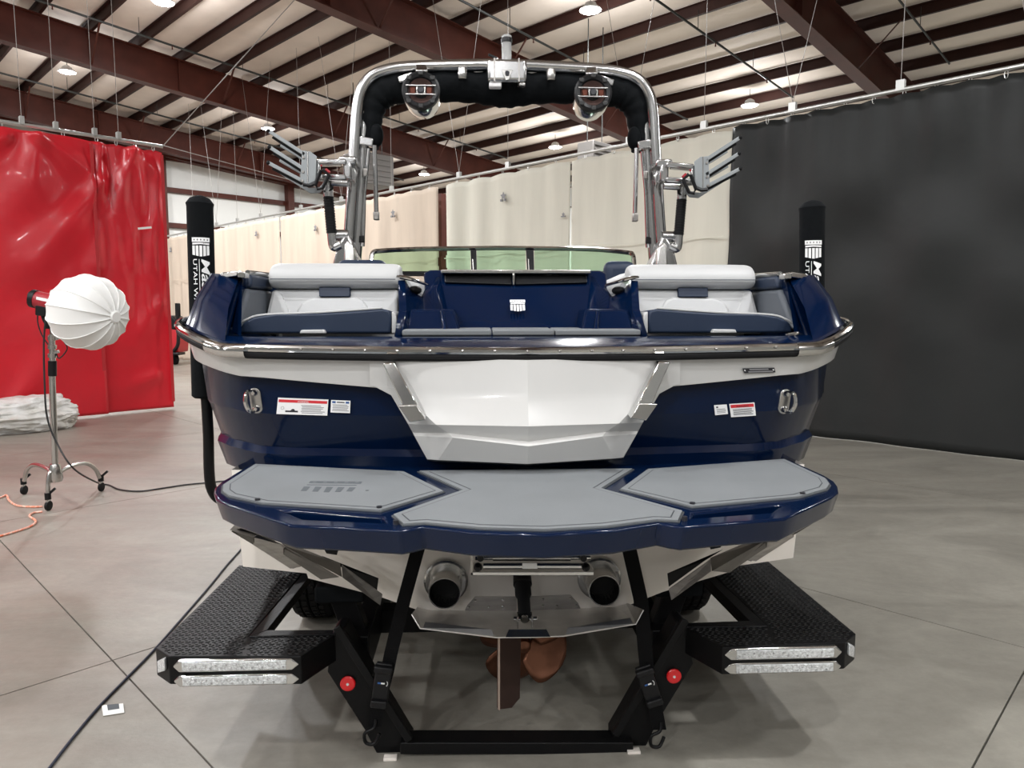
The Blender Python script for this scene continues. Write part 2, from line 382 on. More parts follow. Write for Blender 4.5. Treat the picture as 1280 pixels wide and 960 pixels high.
# ---- walls with girts and columns
def wall(name, a, b, n, label, m_='wall_liner'):
    t0 = [a+UP*0, b+UP*0]
    m = MB().add([a, b, Vector((b.x, b.y, 11)), Vector((a.x, a.y, 11)), a+n*.1, b+n*.1, Vector((b.x, b.y, 11))+n*.1, Vector((a.x, a.y, 11))+n*.1],
                 [(0,1,2,3),(7,6,5,4),(0,4,5,1),(1,5,6,2),(2,6,7,3),(3,7,4,0)])
    return tag(m.build(name, m_, smooth=False), label, 'wall', kind='structure')
wb = wall('wall_back', hall(S0, Q1, 0), hall(S1, Q1, 0), E2, 'white insulated gable wall with maroon girts far behind')
wall('wall_right', hall(S1, Q0, 0), hall(S1, Q1, 0), E1, 'white hall wall behind the long curtains')
wall('wall_left', hall(S0, Q0, 0), hall(S0, Q1, 0), -E1, 'dim grey hall wall on the far left side', 'wall_dim')
wall('wall_front', hall(S0, Q0, 0), hall(S1, Q0, 0), -E2, 'dim grey hall wall behind the viewpoint', 'wall_dim')
for z in (2.3, 3.8, 5.3, 6.72, 8.0):
    MB().box(hall(0, Q1-.1, z), (S1-S0, .2, .2), rz=ROT).build('girt', 'steel_maroon', wb, smooth=False)
for s in (-14, -7.0, -.5, 5.5, 11.0, 16.6):
    MB().box(hall(s, Q1-.28, rz(s, -.6)/2), (.3, .35, rz(s, -.6)), rz=ROT).build('column', 'steel_maroon', wb, smooth=False)
strip(Q1-.45, Q1-.02, [S0+.1, RIDGE, S1-.1], -.75, -.1, MB()).build('gable_beam', 'steel_maroon', wb, smooth=False)
# ---- pipes under the roof
for q, r, lab in ((5.0, .022, 'thin dark sprinkler pipe above the black curtain'), (8.8, .026, 'dark sprinkler pipe right of the tower'), (12.1, .028, 'dark sprinkler pipe crossing behind the tower light post'),
                  (20.0, .03, 'dark sprinkler pipe beside the long roof beam at left'), (26.6, .03, 'far dark sprinkler pipe above the red curtain')):
    e = tag(empty('sprinkler_pipe', hall(0, q, 0)), lab, 'pipe')
    MB().tube([hall(-7, q, rz(-7, -.32)), hall(20, q, rz(20, -.32))], r, 8).build('pipe', 'pipe_dark', e)
    for k in range(9):
        s = -4+2.7*k
        MB().tube([hall(s, q, rz(s, -.32)), hall(s, q, rz(s, .1))], .008, 6).build('hanger', 'pipe_dark', e)
        MB().lathe([(.03, 0), (.012, .03), (.02, .09)], hall(s+.8, q, rz(s+.8, -.33)), (0, 0, -1), 8).build('sprinkler_head', 'steel_maroon', e)
# ---- LED high bay lamps
def lamp(loc, label, power=1.0):
    e = tag(empty('high_bay_lamp', loc), label, 'ceiling lamp', 'high bay lamps under the roof')
    MB().lathe([(.05, .18), (.12, .14), (.16, .05), (.23, .03), (.235, 0), (.20, -.005)], loc, UP, 20).build('housing', 'lamp_body', e)
    MB().lathe([(.20, -.004), (.20, -.012), (.19, -.016)], loc, UP, 20).build('lens', 'lamp_lens', e)
    top = rz(sq(loc)[0])
    MB().tube([loc+UP*.17, Vector((loc.x, loc.y, max(top, loc.z+.25)))], .008, 6).build('cord', 'pipe_dark', e)
    if power:
        ld = bpy.data.lights.new('lamp_light', 'AREA'); ld.shape = 'DISK'; ld.size = .5; ld.energy = LAMP_POWER*power; ld.color = LAMP_COLOUR
        lo = bpy.data.objects.new('lamp_light', ld); COL.objects.link(lo); lo.parent = e; lo.location = (0, 0, -.03)
        gd = bpy.data.lights.new('added_uplight', 'POINT'); gd.shadow_soft_size = .2; gd.energy = LAMP_POWER*.35; gd.color = LAMP_COLOUR  # added point light below the lamp, brightens the ceiling around it
        go = bpy.data.objects.new('added_uplight', gd); COL.objects.link(go); go.parent = e; go.location = (0, 0, -.30)
def lamp_px(px, py, dz=-.45):
    d = ray(px, py); t = 5.0
    for _ in range(60):
        p = CAM+d*t; s = sq(p)[0]; t += (rz(s, dz)-p.z)/max(d.z, .02)*.5
    return CAM+d*t
LP = [((204, 3), 'lit high bay lamp at the top left edge of the view'), ((84, 90), 'lit high bay lamp between the two beams at left'),
      ((335, 161), 'lit high bay lamp at the tip of the left board rack'), ((738, 13), 'lit high bay lamp at the top, right of the light post'),
      ((937, 132), 'lit high bay lamp near the black curtain rail'), ((694, 184), 'lit high bay lamp seen through the tower, right one'),
      ((530, 218), 'lit high bay lamp seen through the tower, left one'), ((240, 201), 'distant lit lamp beyond the red curtain')]
seen = []
for (px, py), lab in LP:
    p = lamp_px(px, py); seen.append(p); lamp(p, lab, 1.15)
n = 0
for s in (-16, -9.5, -3.0, 3.5, 16.5):
    for q in (-9, -2, 4.0, 10.5, 17.5, 24.5):
        p = hall(s, q, rz(s, -.45))
        if min((p-x).length for x in seen) > 4.2 and not (s > 3 and q > 8):
            if (s == 3.5 and q > 3) or (s == 16.5 and q > 0): continue
            n += 1; lamp(p, 'lit high bay lamp above and behind the viewpoint', .62)
# ---- curtains
def solve_q(px, s):            # where the picture column px meets the line s
    p = ats(px, 390, s); return sq(p)[1]
def solve_s(px, q):
    p = atq(px, 390, q); return sq(p)[0]
RS, RZ = 10.15, 4.56          # long rail
def curtain(name, m, P0, P1, z0, z1, nrm, folds, amp, label, cat='curtain', nx=90, nz=40, seed=1, diag=0.0, sag=0.03, hooks=8, group=None, hem=0.0, creases=()):
    rd = random.Random(seed); L = (P1-P0).length; d = (P1-P0).normalized(); rows = []
    ph = [rd.uniform(0, 6.28) for _ in range(12)]; fr = [rd.uniform(.7, 1.4) for _ in range(12)]
    hx = [(k+.5)/hooks for k in range(hooks)]
    for j in range(nz+1):
        v = j/nz; row = []                       # v: 0 at the top
        for i in range(nx+1):
            u = i/nx
            off = 0
            for k in range(4): off += math.sin(2*math.pi*folds*fr[k]*(u+.02*math.sin(3*v+ph[k+4]))+ph[k])*(.5 if k else 1)
            off *= amp*.5*(.45+.55*v)
            if diag:
                for k in range(3): off += diag*math.sin(2*math.pi*((1.5+k)*fr[k+5]*(u*1.6+(-1)**k*v*.9))+ph[k+5])*math.sin(math.pi*min(1, v*1.2+.1))
                dh = min(abs(u-h) for h in hx)*hooks*2
                off += diag*1.6*math.exp(-v*7)*math.cos(math.pi*dh)
            dh = min(abs(u-h) for h in hx)*hooks*2
            z = z1-(z1-z0)*v - sag*dh*dh*(1-v)**6
            X, Z = u*L, z1-(z1-z0)*v
            for (ax_, az_, bx_, bz_, am, wd_) in creases:
                ex, ez = bx_-ax_, bz_-az_; l2 = ex*ex+ez*ez; t = max(0, min(1, ((X-ax_)*ex+(Z-az_)*ez)/l2))
                dd = math.hypot(X-ax_-ex*t, Z-az_-ez*t); w_ = wd_*(.5+t)
                off += am*(1-.6*t)*(math.exp(-(dd/w_)**2))
            row.append(P0+d*(u*L)+nrm*(off+hem*v**6)+UP*z)
        rows.append(row)
    o = MB().grid(rows).build(name, m, None, angle=180, solid=.004)
    return tag(o, label, cat, group), hx, d, L
def eyelets(o, P0, d, L, hx, z, m='galvanised'):
    for h in hx:
        MB().tube([P0+d*(h*L)+UP*z+UP*.05*math.cos(t)*1.0+E1*.0+d*.02*math.sin(t) for t in [2*math.pi*k/8 for k in range(8)]], .006, 5, closed=True).build('hook', m, o)
def P2(s, q): return hall(s, q, 0)
qb0, qb1 = solve_q(909, RS), -4.0
o, hx, d, L = curtain('black_curtain', 'black_vinyl', P2(RS, qb0), P2(RS, qb1), .006, RZ-.055, -E1, 8, .075, 'tall black vinyl curtain hanging from a rail at right', nx=150, seed=4, diag=.016, hooks=26, hem=.04, sag=.012)
eyelets(o, P2(RS, qb0), d, L, hx, RZ-.06)
cs = [(909, 713, 'cream_cloth', 'cream cloth curtain hanging beside the black curtain', 5), (711, 559, 'cream_cloth', 'cream cloth curtain with one star mark seen through the tower', 6),
      (550, 354, 'beige_cloth', 'beige cloth curtain behind the left tower leg', 8), (353, 207, 'beige_cloth', 'beige cloth curtain seen between red curtain and left rack', 9)]
cur = []
for x1, x0, m, lab, sd in cs:
    a, b = solve_q(x1, RS), solve_q(x0, RS)
    if x0 == 207: b = 30.4
    o, hx, d, L = curtain('cloth_curtain', m, P2(RS, a), P2(RS, b), .006, RZ-.08, -E1, (b-a)*1.1, .07, lab, nx=80, seed=sd, sag=.03, hooks=max(5, int((b-a)/.6)), group='pale curtains on the long rail', hem=.03)
    eyelets(o, P2(RS, a), d, L, hx, RZ-.06); cur.append(o)
    MB().box((P2(RS-.085, a)+P2(RS-.085, b))/2+UP*2.9, (.004, abs(b-a)-.1, .02), rz=ROT).build('sewn_seam', m, o)
def star(px, py, o, r=.085):
    c = ats(px, py, RS-.065); up = UP; rt = -E2
    pts = []
    for k in range(10):
        t = math.pi/2+k*math.pi/5; rr = r if k % 2 == 0 else r*.5
        pts.append(c+rt*math.cos(t)*rr+up*math.sin(t)*rr)
    m = MB().prism(pts, E1*.004)
    for sg in (-1, 1): m.box(c+rt*sg*r*.55-up*r*.95, (.03, .05, r*.5), rz=ROT)
    m.build('printed_star', 'grey_print', o, smooth=False)
star(629, 245, cur[1]); star(491, 266, cur[2]); star(394, 284, cur[3] if False else cur[2], .08); star(320, 291, cur[3], .08); star(213, 311, cur[3], .1); star(704, 268, cur[1], .04)
MB().box(hall(RS+.5, solve_q(554, RS+.5), 2.2), (.3, .3, 4.4), rz=ROT).build('column', 'steel_maroon', wb, smooth=False)
rail = tag(empty('curtain_rail', hall(RS, 12, RZ)), 'long thin rail carrying the black and cream curtains', 'curtain rail')
MB().tube([hall(RS, -4.5, RZ), hall(RS, 30.5, RZ)], .03, 10).build('rail', 'galvanised', rail)
def wire(a, b, parent, r=.0045, m='wire_pale'): MB().tube([a, b], r, 5).build('wire', m, parent)
for k, px in enumerate((1268, 1111, 981, 874, 783, 635, 575, 492, 430, 380, 330, 301, 275, 247)):
    q = solve_q(px, RS); p = hall(RS, q, RZ)
    MB().box(p+UP*.06, (.06, .10, .12), rz=ROT).build('hanger_clamp', 'galvanised', rail, smooth=False)
    tp = rz(RS, .02)
    if k % 2 == 0:
        wire(p+UP*.12, hall(RS, q+.9, tp), rail); wire(p+UP*.12, hall(RS, q-.9, tp), rail)
    else: wire(p+UP*.1, hall(RS, q, tp), rail)
# red curtain, parallel to the roof beams
RQ = 13.3; RRZ = 4.62
sr0, sr1, srm = -4.5, solve_s(213, RQ), solve_s(123, RQ)
for a, b, sd, lab in ((sr0, srm+.05, 21, 'wide glossy red vinyl curtain panel at the left edge'), (srm-.02, sr1, 33, 'narrower red vinyl curtain panel ending beside the black guide post')):
    P0, P1 = P2(a, RQ+(.03 if sd == 33 else 0)), P2(b, RQ+(.03 if sd == 33 else 0))
    def cm(px, py): p = atq(px, py, RQ); return (p-P0).dot(E1), p.z
    cre = [(*cm(*a_), *cm(*b_), am, wd_) for a_, b_, am, wd_ in (
        ((45, 168), (125, 228), .10, .16), ((125, 228), (45, 330), .07, .2), ((8, 170), (-60, 200), .06, .15), ((45, 168), (10, 330), .06, .25), ((45, 168), (70, 420), .05, .3),
        ((165, 186), (122, 330), .08, .12), ((165, 186), (150, 420), .06, .2), ((165, 186), (206, 225), .06, .12), ((165, 186), (205, 330), .05, .15), ((128, 180), (122, 260), .04, .1),
        ((20, 500), (110, 400), .05, .25), ((195, 470), (125, 500), .05, .2), ((200, 380), (140, 470), .04, .2))]
    o, hx, d, L = curtain('red_curtain', 'red_vinyl', P0, P1, .04, RRZ-.08, -E2, (b-a)*.25, .05, lab, nx=150 if sd == 21 else 80, nz=90, seed=sd, diag=.012, sag=.02, hooks=max(4, int((b-a)/.8)), group='red vinyl curtain panels', creases=cre)
    eyelets(o, P0, d, L, hx, RRZ-.05)
    MB().box((P1-d*.03)-E2*.06+UP*(RRZ/2), (.05, .006, RRZ-.3), rz=ROT).build('edge_seam', 'red_seam', o, smooth=False)
    if sd == 33:
        c = atq(181, 285, RQ-.11); MB().bar(c-E1*.11-UP*.02, c+E1*.11+UP*.02, .004, .035).build('tape_strip', 'paper', o, smooth=False)
rail2 = tag(empty('curtain_rail', hall(0, RQ, RRZ)), 'rail carrying the red vinyl curtain', 'curtain rail')
MB().tube([hall(-5, RQ, RRZ), hall(sr1, RQ, RRZ)], .03, 10).build('rail', 'galvanised', rail2)
for k, px in enumerate((8, 43, 84, 131, 160)):
    s = solve_s(px, RQ); p = hall(s, RQ, RRZ)
    MB().box(p+UP*.06, (.06, .10, .12), rz=ROT).build('hanger_clamp', 'galvanised', rail2, smooth=False)
    wire(p+UP*.1, hall(s, RQ, rz(s, .02)), rail2)
wire(hall(sr1, RQ, RRZ), hall(sr1+3.2, RQ-2.2, rz(6, -.1)), rail2, .008); wire(hall(sr1, RQ, RRZ+.02), hall(sr1+4.4, RQ+1.5, RRZ-.1), rail2, .008)
# ---- ventilation hardware near the roof
def unit(px, py, wd, w_dist, name, label):
    d = ray(px, py); c = CAM+d*w_dist; e = tag(empty(name, c), label, 'heater')
    MB().box(c, (wd, wd*.7, wd*.75), rz=ROT).build('casing', 'duct_grey', e, bevel=.02)
    for k in range(5): MB().box(c-E2*wd*.36-UP*wd*(.26-.13*k), (wd*.86, .03, wd*.05), rz=ROT).build('louvre', 'duct_grey', e, smooth=False)
    for sg in (-1, 1): MB().tube([c+E1*sg*wd*.4+UP*wd*.35, Vector((c.x, c.y, 0))+E1*sg*wd*.4+UP*rz(sq(c)[0]+sg*wd*.4, -.01)], .012, 6).build('drop_rod', 'pipe_dark', e)
    return e
unit(461, 214, 1.25, 22, 'unit_heater', 'grey unit heater hanging behind the left tower leg')
unit(743, 194, .7, 17, 'unit_heater', 'small grey heater above the cream curtain inside the tower')
# ================================================================== the boat (centreline on x = 0, bow towards +y)
boat = tag(empty('wakeboard_boat', (0, 4.6, .5)), 'navy and white wake boat seen from its stern on a black trailer', 'boat')
def mir(p, s): p = Vector(p); return Vector((p.x*s, p.y, p.z))
def bp(px, py, Y, s=1): return mir(at(px, py, Y), s)        # s = 1: left side as seen, s = -1: its mirror
RP = [(0, 2.55, 1.603), (.5, 2.565, 1.606), (1.0, 2.62, 1.613), (1.12, 2.66, 1.622), (1.26, 2.78, 1.66), (1.345, 2.89, 1.69), (1.375, 3.0, 1.705), (1.395, 3.3, 1.725),
      (1.39, 3.9, 1.75), (1.35, 4.7, 1.79), (1.22, 5.6, 1.84), (.98, 6.5, 1.88), (.62, 7.15, 1.91), (.25, 7.5, 1.92), (0, 7.58, 1.92)]
def ring(off_x, dz, ty, scale=1.0, rake=0.0, zfix=None):
    # one level of the hull: RP pulled in by off_x and moved; ty = transom shift
    L = []
    for x, y, z in RP:
        k = max(0, min(1, (y-2.6)/.9)); b = max(0, (y-5.0)/2.6)
        nx = max(0, x-off_x*min(1, x/1.0)*(1+1.2*b)) if x > 0 else 0
        L.append(Vector((-nx, y+ty*(1-k)-rake*b, (z+dz) if zfix is None else zfix)))
    return L
def full(L): return L + [mir(p, -1) for p in L[-2:0:-1]]
def side(off, ty, zabs, k=.35, rake=0.0, fine=False):
    src = RP if not fine else [(-p.x, p.y, p.z) for p in smooth_path([Vector((-x, y, z)) for x, y, z in RP], 4)]
    L = []
    for x, y, z in src:
        t = max(0, min(1, (y-2.55)/.7)); b = max(0, (y-5.0)/2.6)
        nx = max(0, x-off*min(1, x/.9)*(1+1.5*b)); L.append(Vector((-nx, y+ty*(1-t)-rake*b, zabs+k*(z-1.61))))
    L[-1].x = 0
    return L
levels = [side(.012, .02, 1.595, 1.0), side(.055, .065, 1.50, .6, .05), side(.075, .05, 1.37, .35, .2), side(.082, .055, 1.355, .35, .22), side(.115, .10, 1.235, .2, .45), side(.10, .085, 1.21, .2, .47), side(.13, .10, 1.12, .1, .6)]
hull = MB().grid([full(l) for l in levels], closed=True).build('hull', 'navy_gelcoat', boat, angle=24)
# white running surface: a V-bottom with chines, closed at the stern
prof = [(0, .545), (.40, .552), (.57, .618), (.853, .700), (.858, .720), (1.105, .752), (1.115, .885), (1.135, 1.14)]
st_ = [(2.765, 1.0, 0), (4.0, 1.03, 0), (5.2, .97, .03), (6.2, .76, .14), (6.9, .45, .36), (7.25, .12, .55)]
rws = []
for y, k, dz in st_:
    half_ = [Vector((-x*k, y, min(1.14, z+dz*(1-(z-.585)/.56)))) for x, z in prof]
    rws.append(half_[::-1]+[mir(p, -1) for p in half_[1:]])
bot = MB().grid(rws); bot.f.append(list(range(len(rws[0])))); bot.f.append([len(bot.v)-len(rws[0])+i for i in range(len(rws[0]))])
bottom = bot.build('hull_bottom', 'hull_bottom_white', boat, angle=20)
# white band below the rail from the moulding round the corner to the bow
bt0, bt1 = side(.004, .006, 1.60, 1.0, fine=True), side(.036, .02, 1.512, .65, .03, fine=True)
kk = next(i for i, p in enumerate(bt0) if p.x < -.49)
bt0, bt1 = bt0[kk:], bt1[kk:]
for p in bt1:
    if p.x > -1.0: p.z -= .036*(1-(abs(p.x)-.5)/.5)
bt2 = [p+Vector((.05 if p.x < -.02 else 0, .05 if p.y < 3 else 0, .012)) for p in bt1]
for s in (1, -1): MB().grid([[mir(p, s) for p in l] for l in (bt0, bt1, bt2)]).build('white_band', 'white_gelcoat', boat, angle=30)
# white transom moulding: faceted shield with a centre crease
def tr(px, py, Y): return at(px, py, Y)
rowsL = [  # each row: from the outer end to the centre crease (left side)
    [(462, 447, 2.57), (478, 448, 2.568), (495, 448, 2.562), (652, 450, 2.52)],
    [(462, 482.5, 2.578), (468, 483, 2.575), (500, 486, 2.56), (652, 490, 2.485)]]
rowsC = [
    [(468, 483, 2.575), (500, 486, 2.56), (652, 490, 2.485)],
    [(489, 494, 2.575), (512, 500, 2.545), (652, 505, 2.475)],
    [(510, 530, 2.575), (545, 531, 2.485), (652, 533, 2.45)],
    [(516, 541, 2.575), (560, 541, 2.505), (652, 552, 2.475)],
    [(518, 545, 2.575), (566, 547, 2.485), (652, 558, 2.45)],
    [(534, 574, 2.595), (548, 575, 2.525), (652, 580, 2.50)],
    [(534, 576, 2.66), (548, 577, 2.64), (652, 582, 2.64)]]
tm = MB()
for rws in (rowsL, rowsC):
    for s in (1, -1): tm.grid([[mir((p.x if px != 652 else 0, p.y, p.z), s) for (px, py, Y) in r for p in [tr(px, py, Y)]] for r in rws])
# returns to the navy face along lower and slanting edges
edge = [(468, 483, 2.575), (489, 494, 2.575), (510, 530, 2.575), (518, 545, 2.575), (534, 575, 2.595)]
for s in (1, -1):
    a = [mir(at(*e), s) for e in edge]; tm.grid([a, [p+Vector((0, .09, 0)) for p in a]])
transom = tm.build('transom_moulding', 'white_gelcoat', boat, angle=12)
# slanted chrome trims on the moulding
for s in (1, -1):
    pts = [(478, 454, 2.50), (493, 453, 2.50), (532, 524, 2.455), (513, 527, 2.455)]
    MB().prism([bp(*p, s) for p in pts], (0, .05, 0)).build('chrome_trim', 'chrome', boat, bevel=.004)
    MB().prism([bp(*p, s) for p in [(497, 507, 2.445), (521, 506, 2.445), (532, 525, 2.44), (512, 528, 2.44)]], (0, .02, 0)).build('chrome_trim', 'polished_steel', boat, bevel=.003)
# rub rail: black band, chrome strip, chrome corner caps
def offs(L, d, dz): return [Vector((p.x*(1+d/1.4), p.y-(d if p.y < 2.9 else 0), p.z+dz)) for p in L]
rp = smooth_path([Vector((-x, y, z)) for x, y, z in RP], 4)
loop = rp + [mir(p, -1) for p in rp[-2:0:-1]]
MB().tube(offs(loop, .010, -.016), .0145, 10, closed=True).build('rubber_rail', 'black_rubber', boat)
cr = MB().tube(offs(loop, .014, .008), .0145, 10, closed=True).build('chrome_rail', 'chrome', boat)
for s in (1, -1):
    seg = [mir(p, s) for p in rp if .99 < abs(p.x) < 1.17 and p.y < 2.75]
    MB().tube(offs(seg, .012, -.003), .027, 12).build('corner_cap', 'chrome', boat)
for k in range(-8, 9):
    x = k*.115; y = 2.55+.07*x*x-.034; MB().lathe([(.0, 0), (.005, 0), (.004, .003), (0, .004)], (x, y-.0, 1.612+.01*x*x), (0, -1, .2), 8).build('rail_screw', 'polished_steel', cr)
# deck: aft strip, side coamings, foredeck
dk = MB()
aft = [Vector((-x, y+.012, z+.014)) for x, y, z in RP[:6]]
inn = [Vector((-min(x, 1.19), 2.80+.035*x*x, 1.655)) for x, y, z in RP[:6]]
inn[-1] = Vector((-1.2, 2.98, 1.70))
for s in (1, -1):
    dk.grid([[mir(p, s) for p in aft], [mir(p+(q-p)*.45+Vector((0, 0, .016)), s) for p, q in zip(aft, inn)], [mir(p, s) for p in inn], [mir(p+Vector((0, .02, -.3)), s) for p in inn]])
dk.build('aft_deck', 'navy_gelcoat', boat, angle=40)
for s in (1, -1):
    outer = [(1.115, 2.69, 1.637), (1.25, 2.80, 1.672), (1.335, 2.90, 1.705), (1.365, 3.02, 1.72), (1.38, 3.3, 1.74), (1.375, 3.9, 1.765), (1.335, 4.7, 1.805), (1.20, 5.6, 1.855), (.96, 6.5, 1.89), (.6, 7.13, 1.92), (.0, 7.5, 1.93)]
    topo = [(1.185, 3.09, 1.895), (1.235, 3.06, 1.905), (1.29, 3.08, 1.912), (1.325, 3.15, 1.915), (1.33, 3.4, 1.92), (1.32, 3.9, 1.93), (1.28, 4.7, 1.96), (1.15, 5.6, 1.99), (.92, 6.5, 2.0), (.56, 7.05, 2.0), (.0, 7.4, 2.0)]
    topi = [(1.175, 3.10, 1.895), (1.18, 3.12, 1.905), (1.18, 3.15, 1.908), (1.18, 3.2, 1.91), (1.18, 3.4, 1.915), (1.17, 3.9, 1.925), (1.13, 4.7, 1.955), (1.0, 5.6, 1.985), (.78, 6.4, 1.995), (.46, 6.85, 1.995), (.0, 7.1, 1.995)]
    boti = [(1.09, 2.80, 1.655), (1.15, 2.88, 1.675), (1.175, 2.95, 1.69), (1.18, 3.0, 1.66), (1.18, 3.4, 1.5), (1.17, 3.9, 1.4), (1.13, 4.7, 1.4), (1.0, 5.6, 1.45), (.78, 6.4, 1.5), (.46, 6.85, 1.55), (.0, 7.1, 1.6)]
    V = lambda L: [Vector((-x*s, y, z)) for x, y, z in L]
    mid = [Vector((-(a[0]*.55+b[0]*.45+.012)*s, a[1]*.55+b[1]*.45, a[2]*.5+b[2]*.5)) for a, b in zip(outer, topo)]
    MB().grid([V(outer), mid, V(topo), V(topi), V(boti)]).build('side_coaming', 'navy_gelcoat', boat, angle=38)
    # air intake below the chrome cap, chrome cap, drain fitting
    MB().prism([bp(*p, s) for p in [(273, 349, 3.075), (287, 347, 3.06), (286, 358, 3.045), (270, 360, 3.06)]], (0, .03, 0)).build('intake', 'dark_print', boat, bevel=.004)
    MB().hull2([bp(*p, s) for p in [(268, 349, 3.075), (277, 340.5, 3.06), (297, 338, 3.05), (297, 345.5, 3.05), (275, 347.5, 3.06)]],
               [bp(*p, s)+Vector((0, .12, 0)) for p in [(268, 349, 3.075), (277, 340.5, 3.06), (297, 338, 3.05), (297, 345.5, 3.05), (275, 347.5, 3.06)]]).build('chrome_cap', 'chrome', boat, bevel=.005)
    MB().prism([bp(*p, s) for p in [(297, 339, 3.04), (306, 340.5, 3.05), (306, 347.5, 3.05), (297, 347, 3.04)]], (0, .06, 0)).build('cap_end', 'polished_steel', boat, bevel=.003)
    MB().tube([Vector((-1.165*s, 3.14, 1.918)), Vector((-1.165*s, 3.5, 1.925)), Vector((-1.15*s, 4.0, 1.935))], .012, 8).build('trim_rail', 'chrome', boat)
    # grey side bolster on the inside of the coaming
    MB().prism([Vector((-1.235*s, y, z)) for y, z in [(2.85, 1.62), (3.5, 1.62), (3.5, 1.90), (3.115, 1.90), (3.08, 1.875)]], (.062*s, 0, 0)).build('coaming_liner', 'navy_gelcoat', boat, bevel=.012, seg=3)
    pl = [(2.955, 1.675), (3.46, 1.675), (3.46, 1.85), (3.125, 1.85)]
    bo = MB().prism([Vector((-1.20*s, y, z)) for y, z in pl], (.048*s, 0, 0)).build('side_bolster', 'grey_vinyl', boat, bevel=.016, seg=3)
    MB().prism([Vector((-1.21*s, y, z)) for y, z in [(3.13, 1.853), (3.46, 1.853), (3.46, 1.912), (3.145, 1.912)]], (.062*s, 0, 0)).build('bolster_cap', 'navy_vinyl', boat, bevel=.014, seg=3)
MB().tube([Vector((1.06+.0, 2.755, 1.664))+Vector((.022*math.cos(t), .022*math.sin(t)*1.4, .004*math.cos(t))) for t in [k*math.pi/8 for k in range(16)]], .004, 6, closed=True).build('drain_ring', 'polished_steel', boat)
# foredeck and cockpit floor
MB().add([(-.95, 5.9, 1.98), (.95, 5.9, 1.98), (.45, 6.86, 1.99), (-.45, 6.86, 1.99), (-.95, 5.9, 1.92), (.95, 5.9, 1.92), (.45, 6.86, 1.93), (-.45, 6.86, 1.93)], [(0,1,2,3),(7,6,5,4),(0,4,5,1),(1,5,6,2),(2,6,7,3),(3,7,4,0)]).build('foredeck', 'navy_gelcoat', boat, bevel=.01)
MB().box((0, 4.6, 1.35), (2.2, 2.5, .04)).build('cockpit_floor', 'grey_foam_pad', boat)
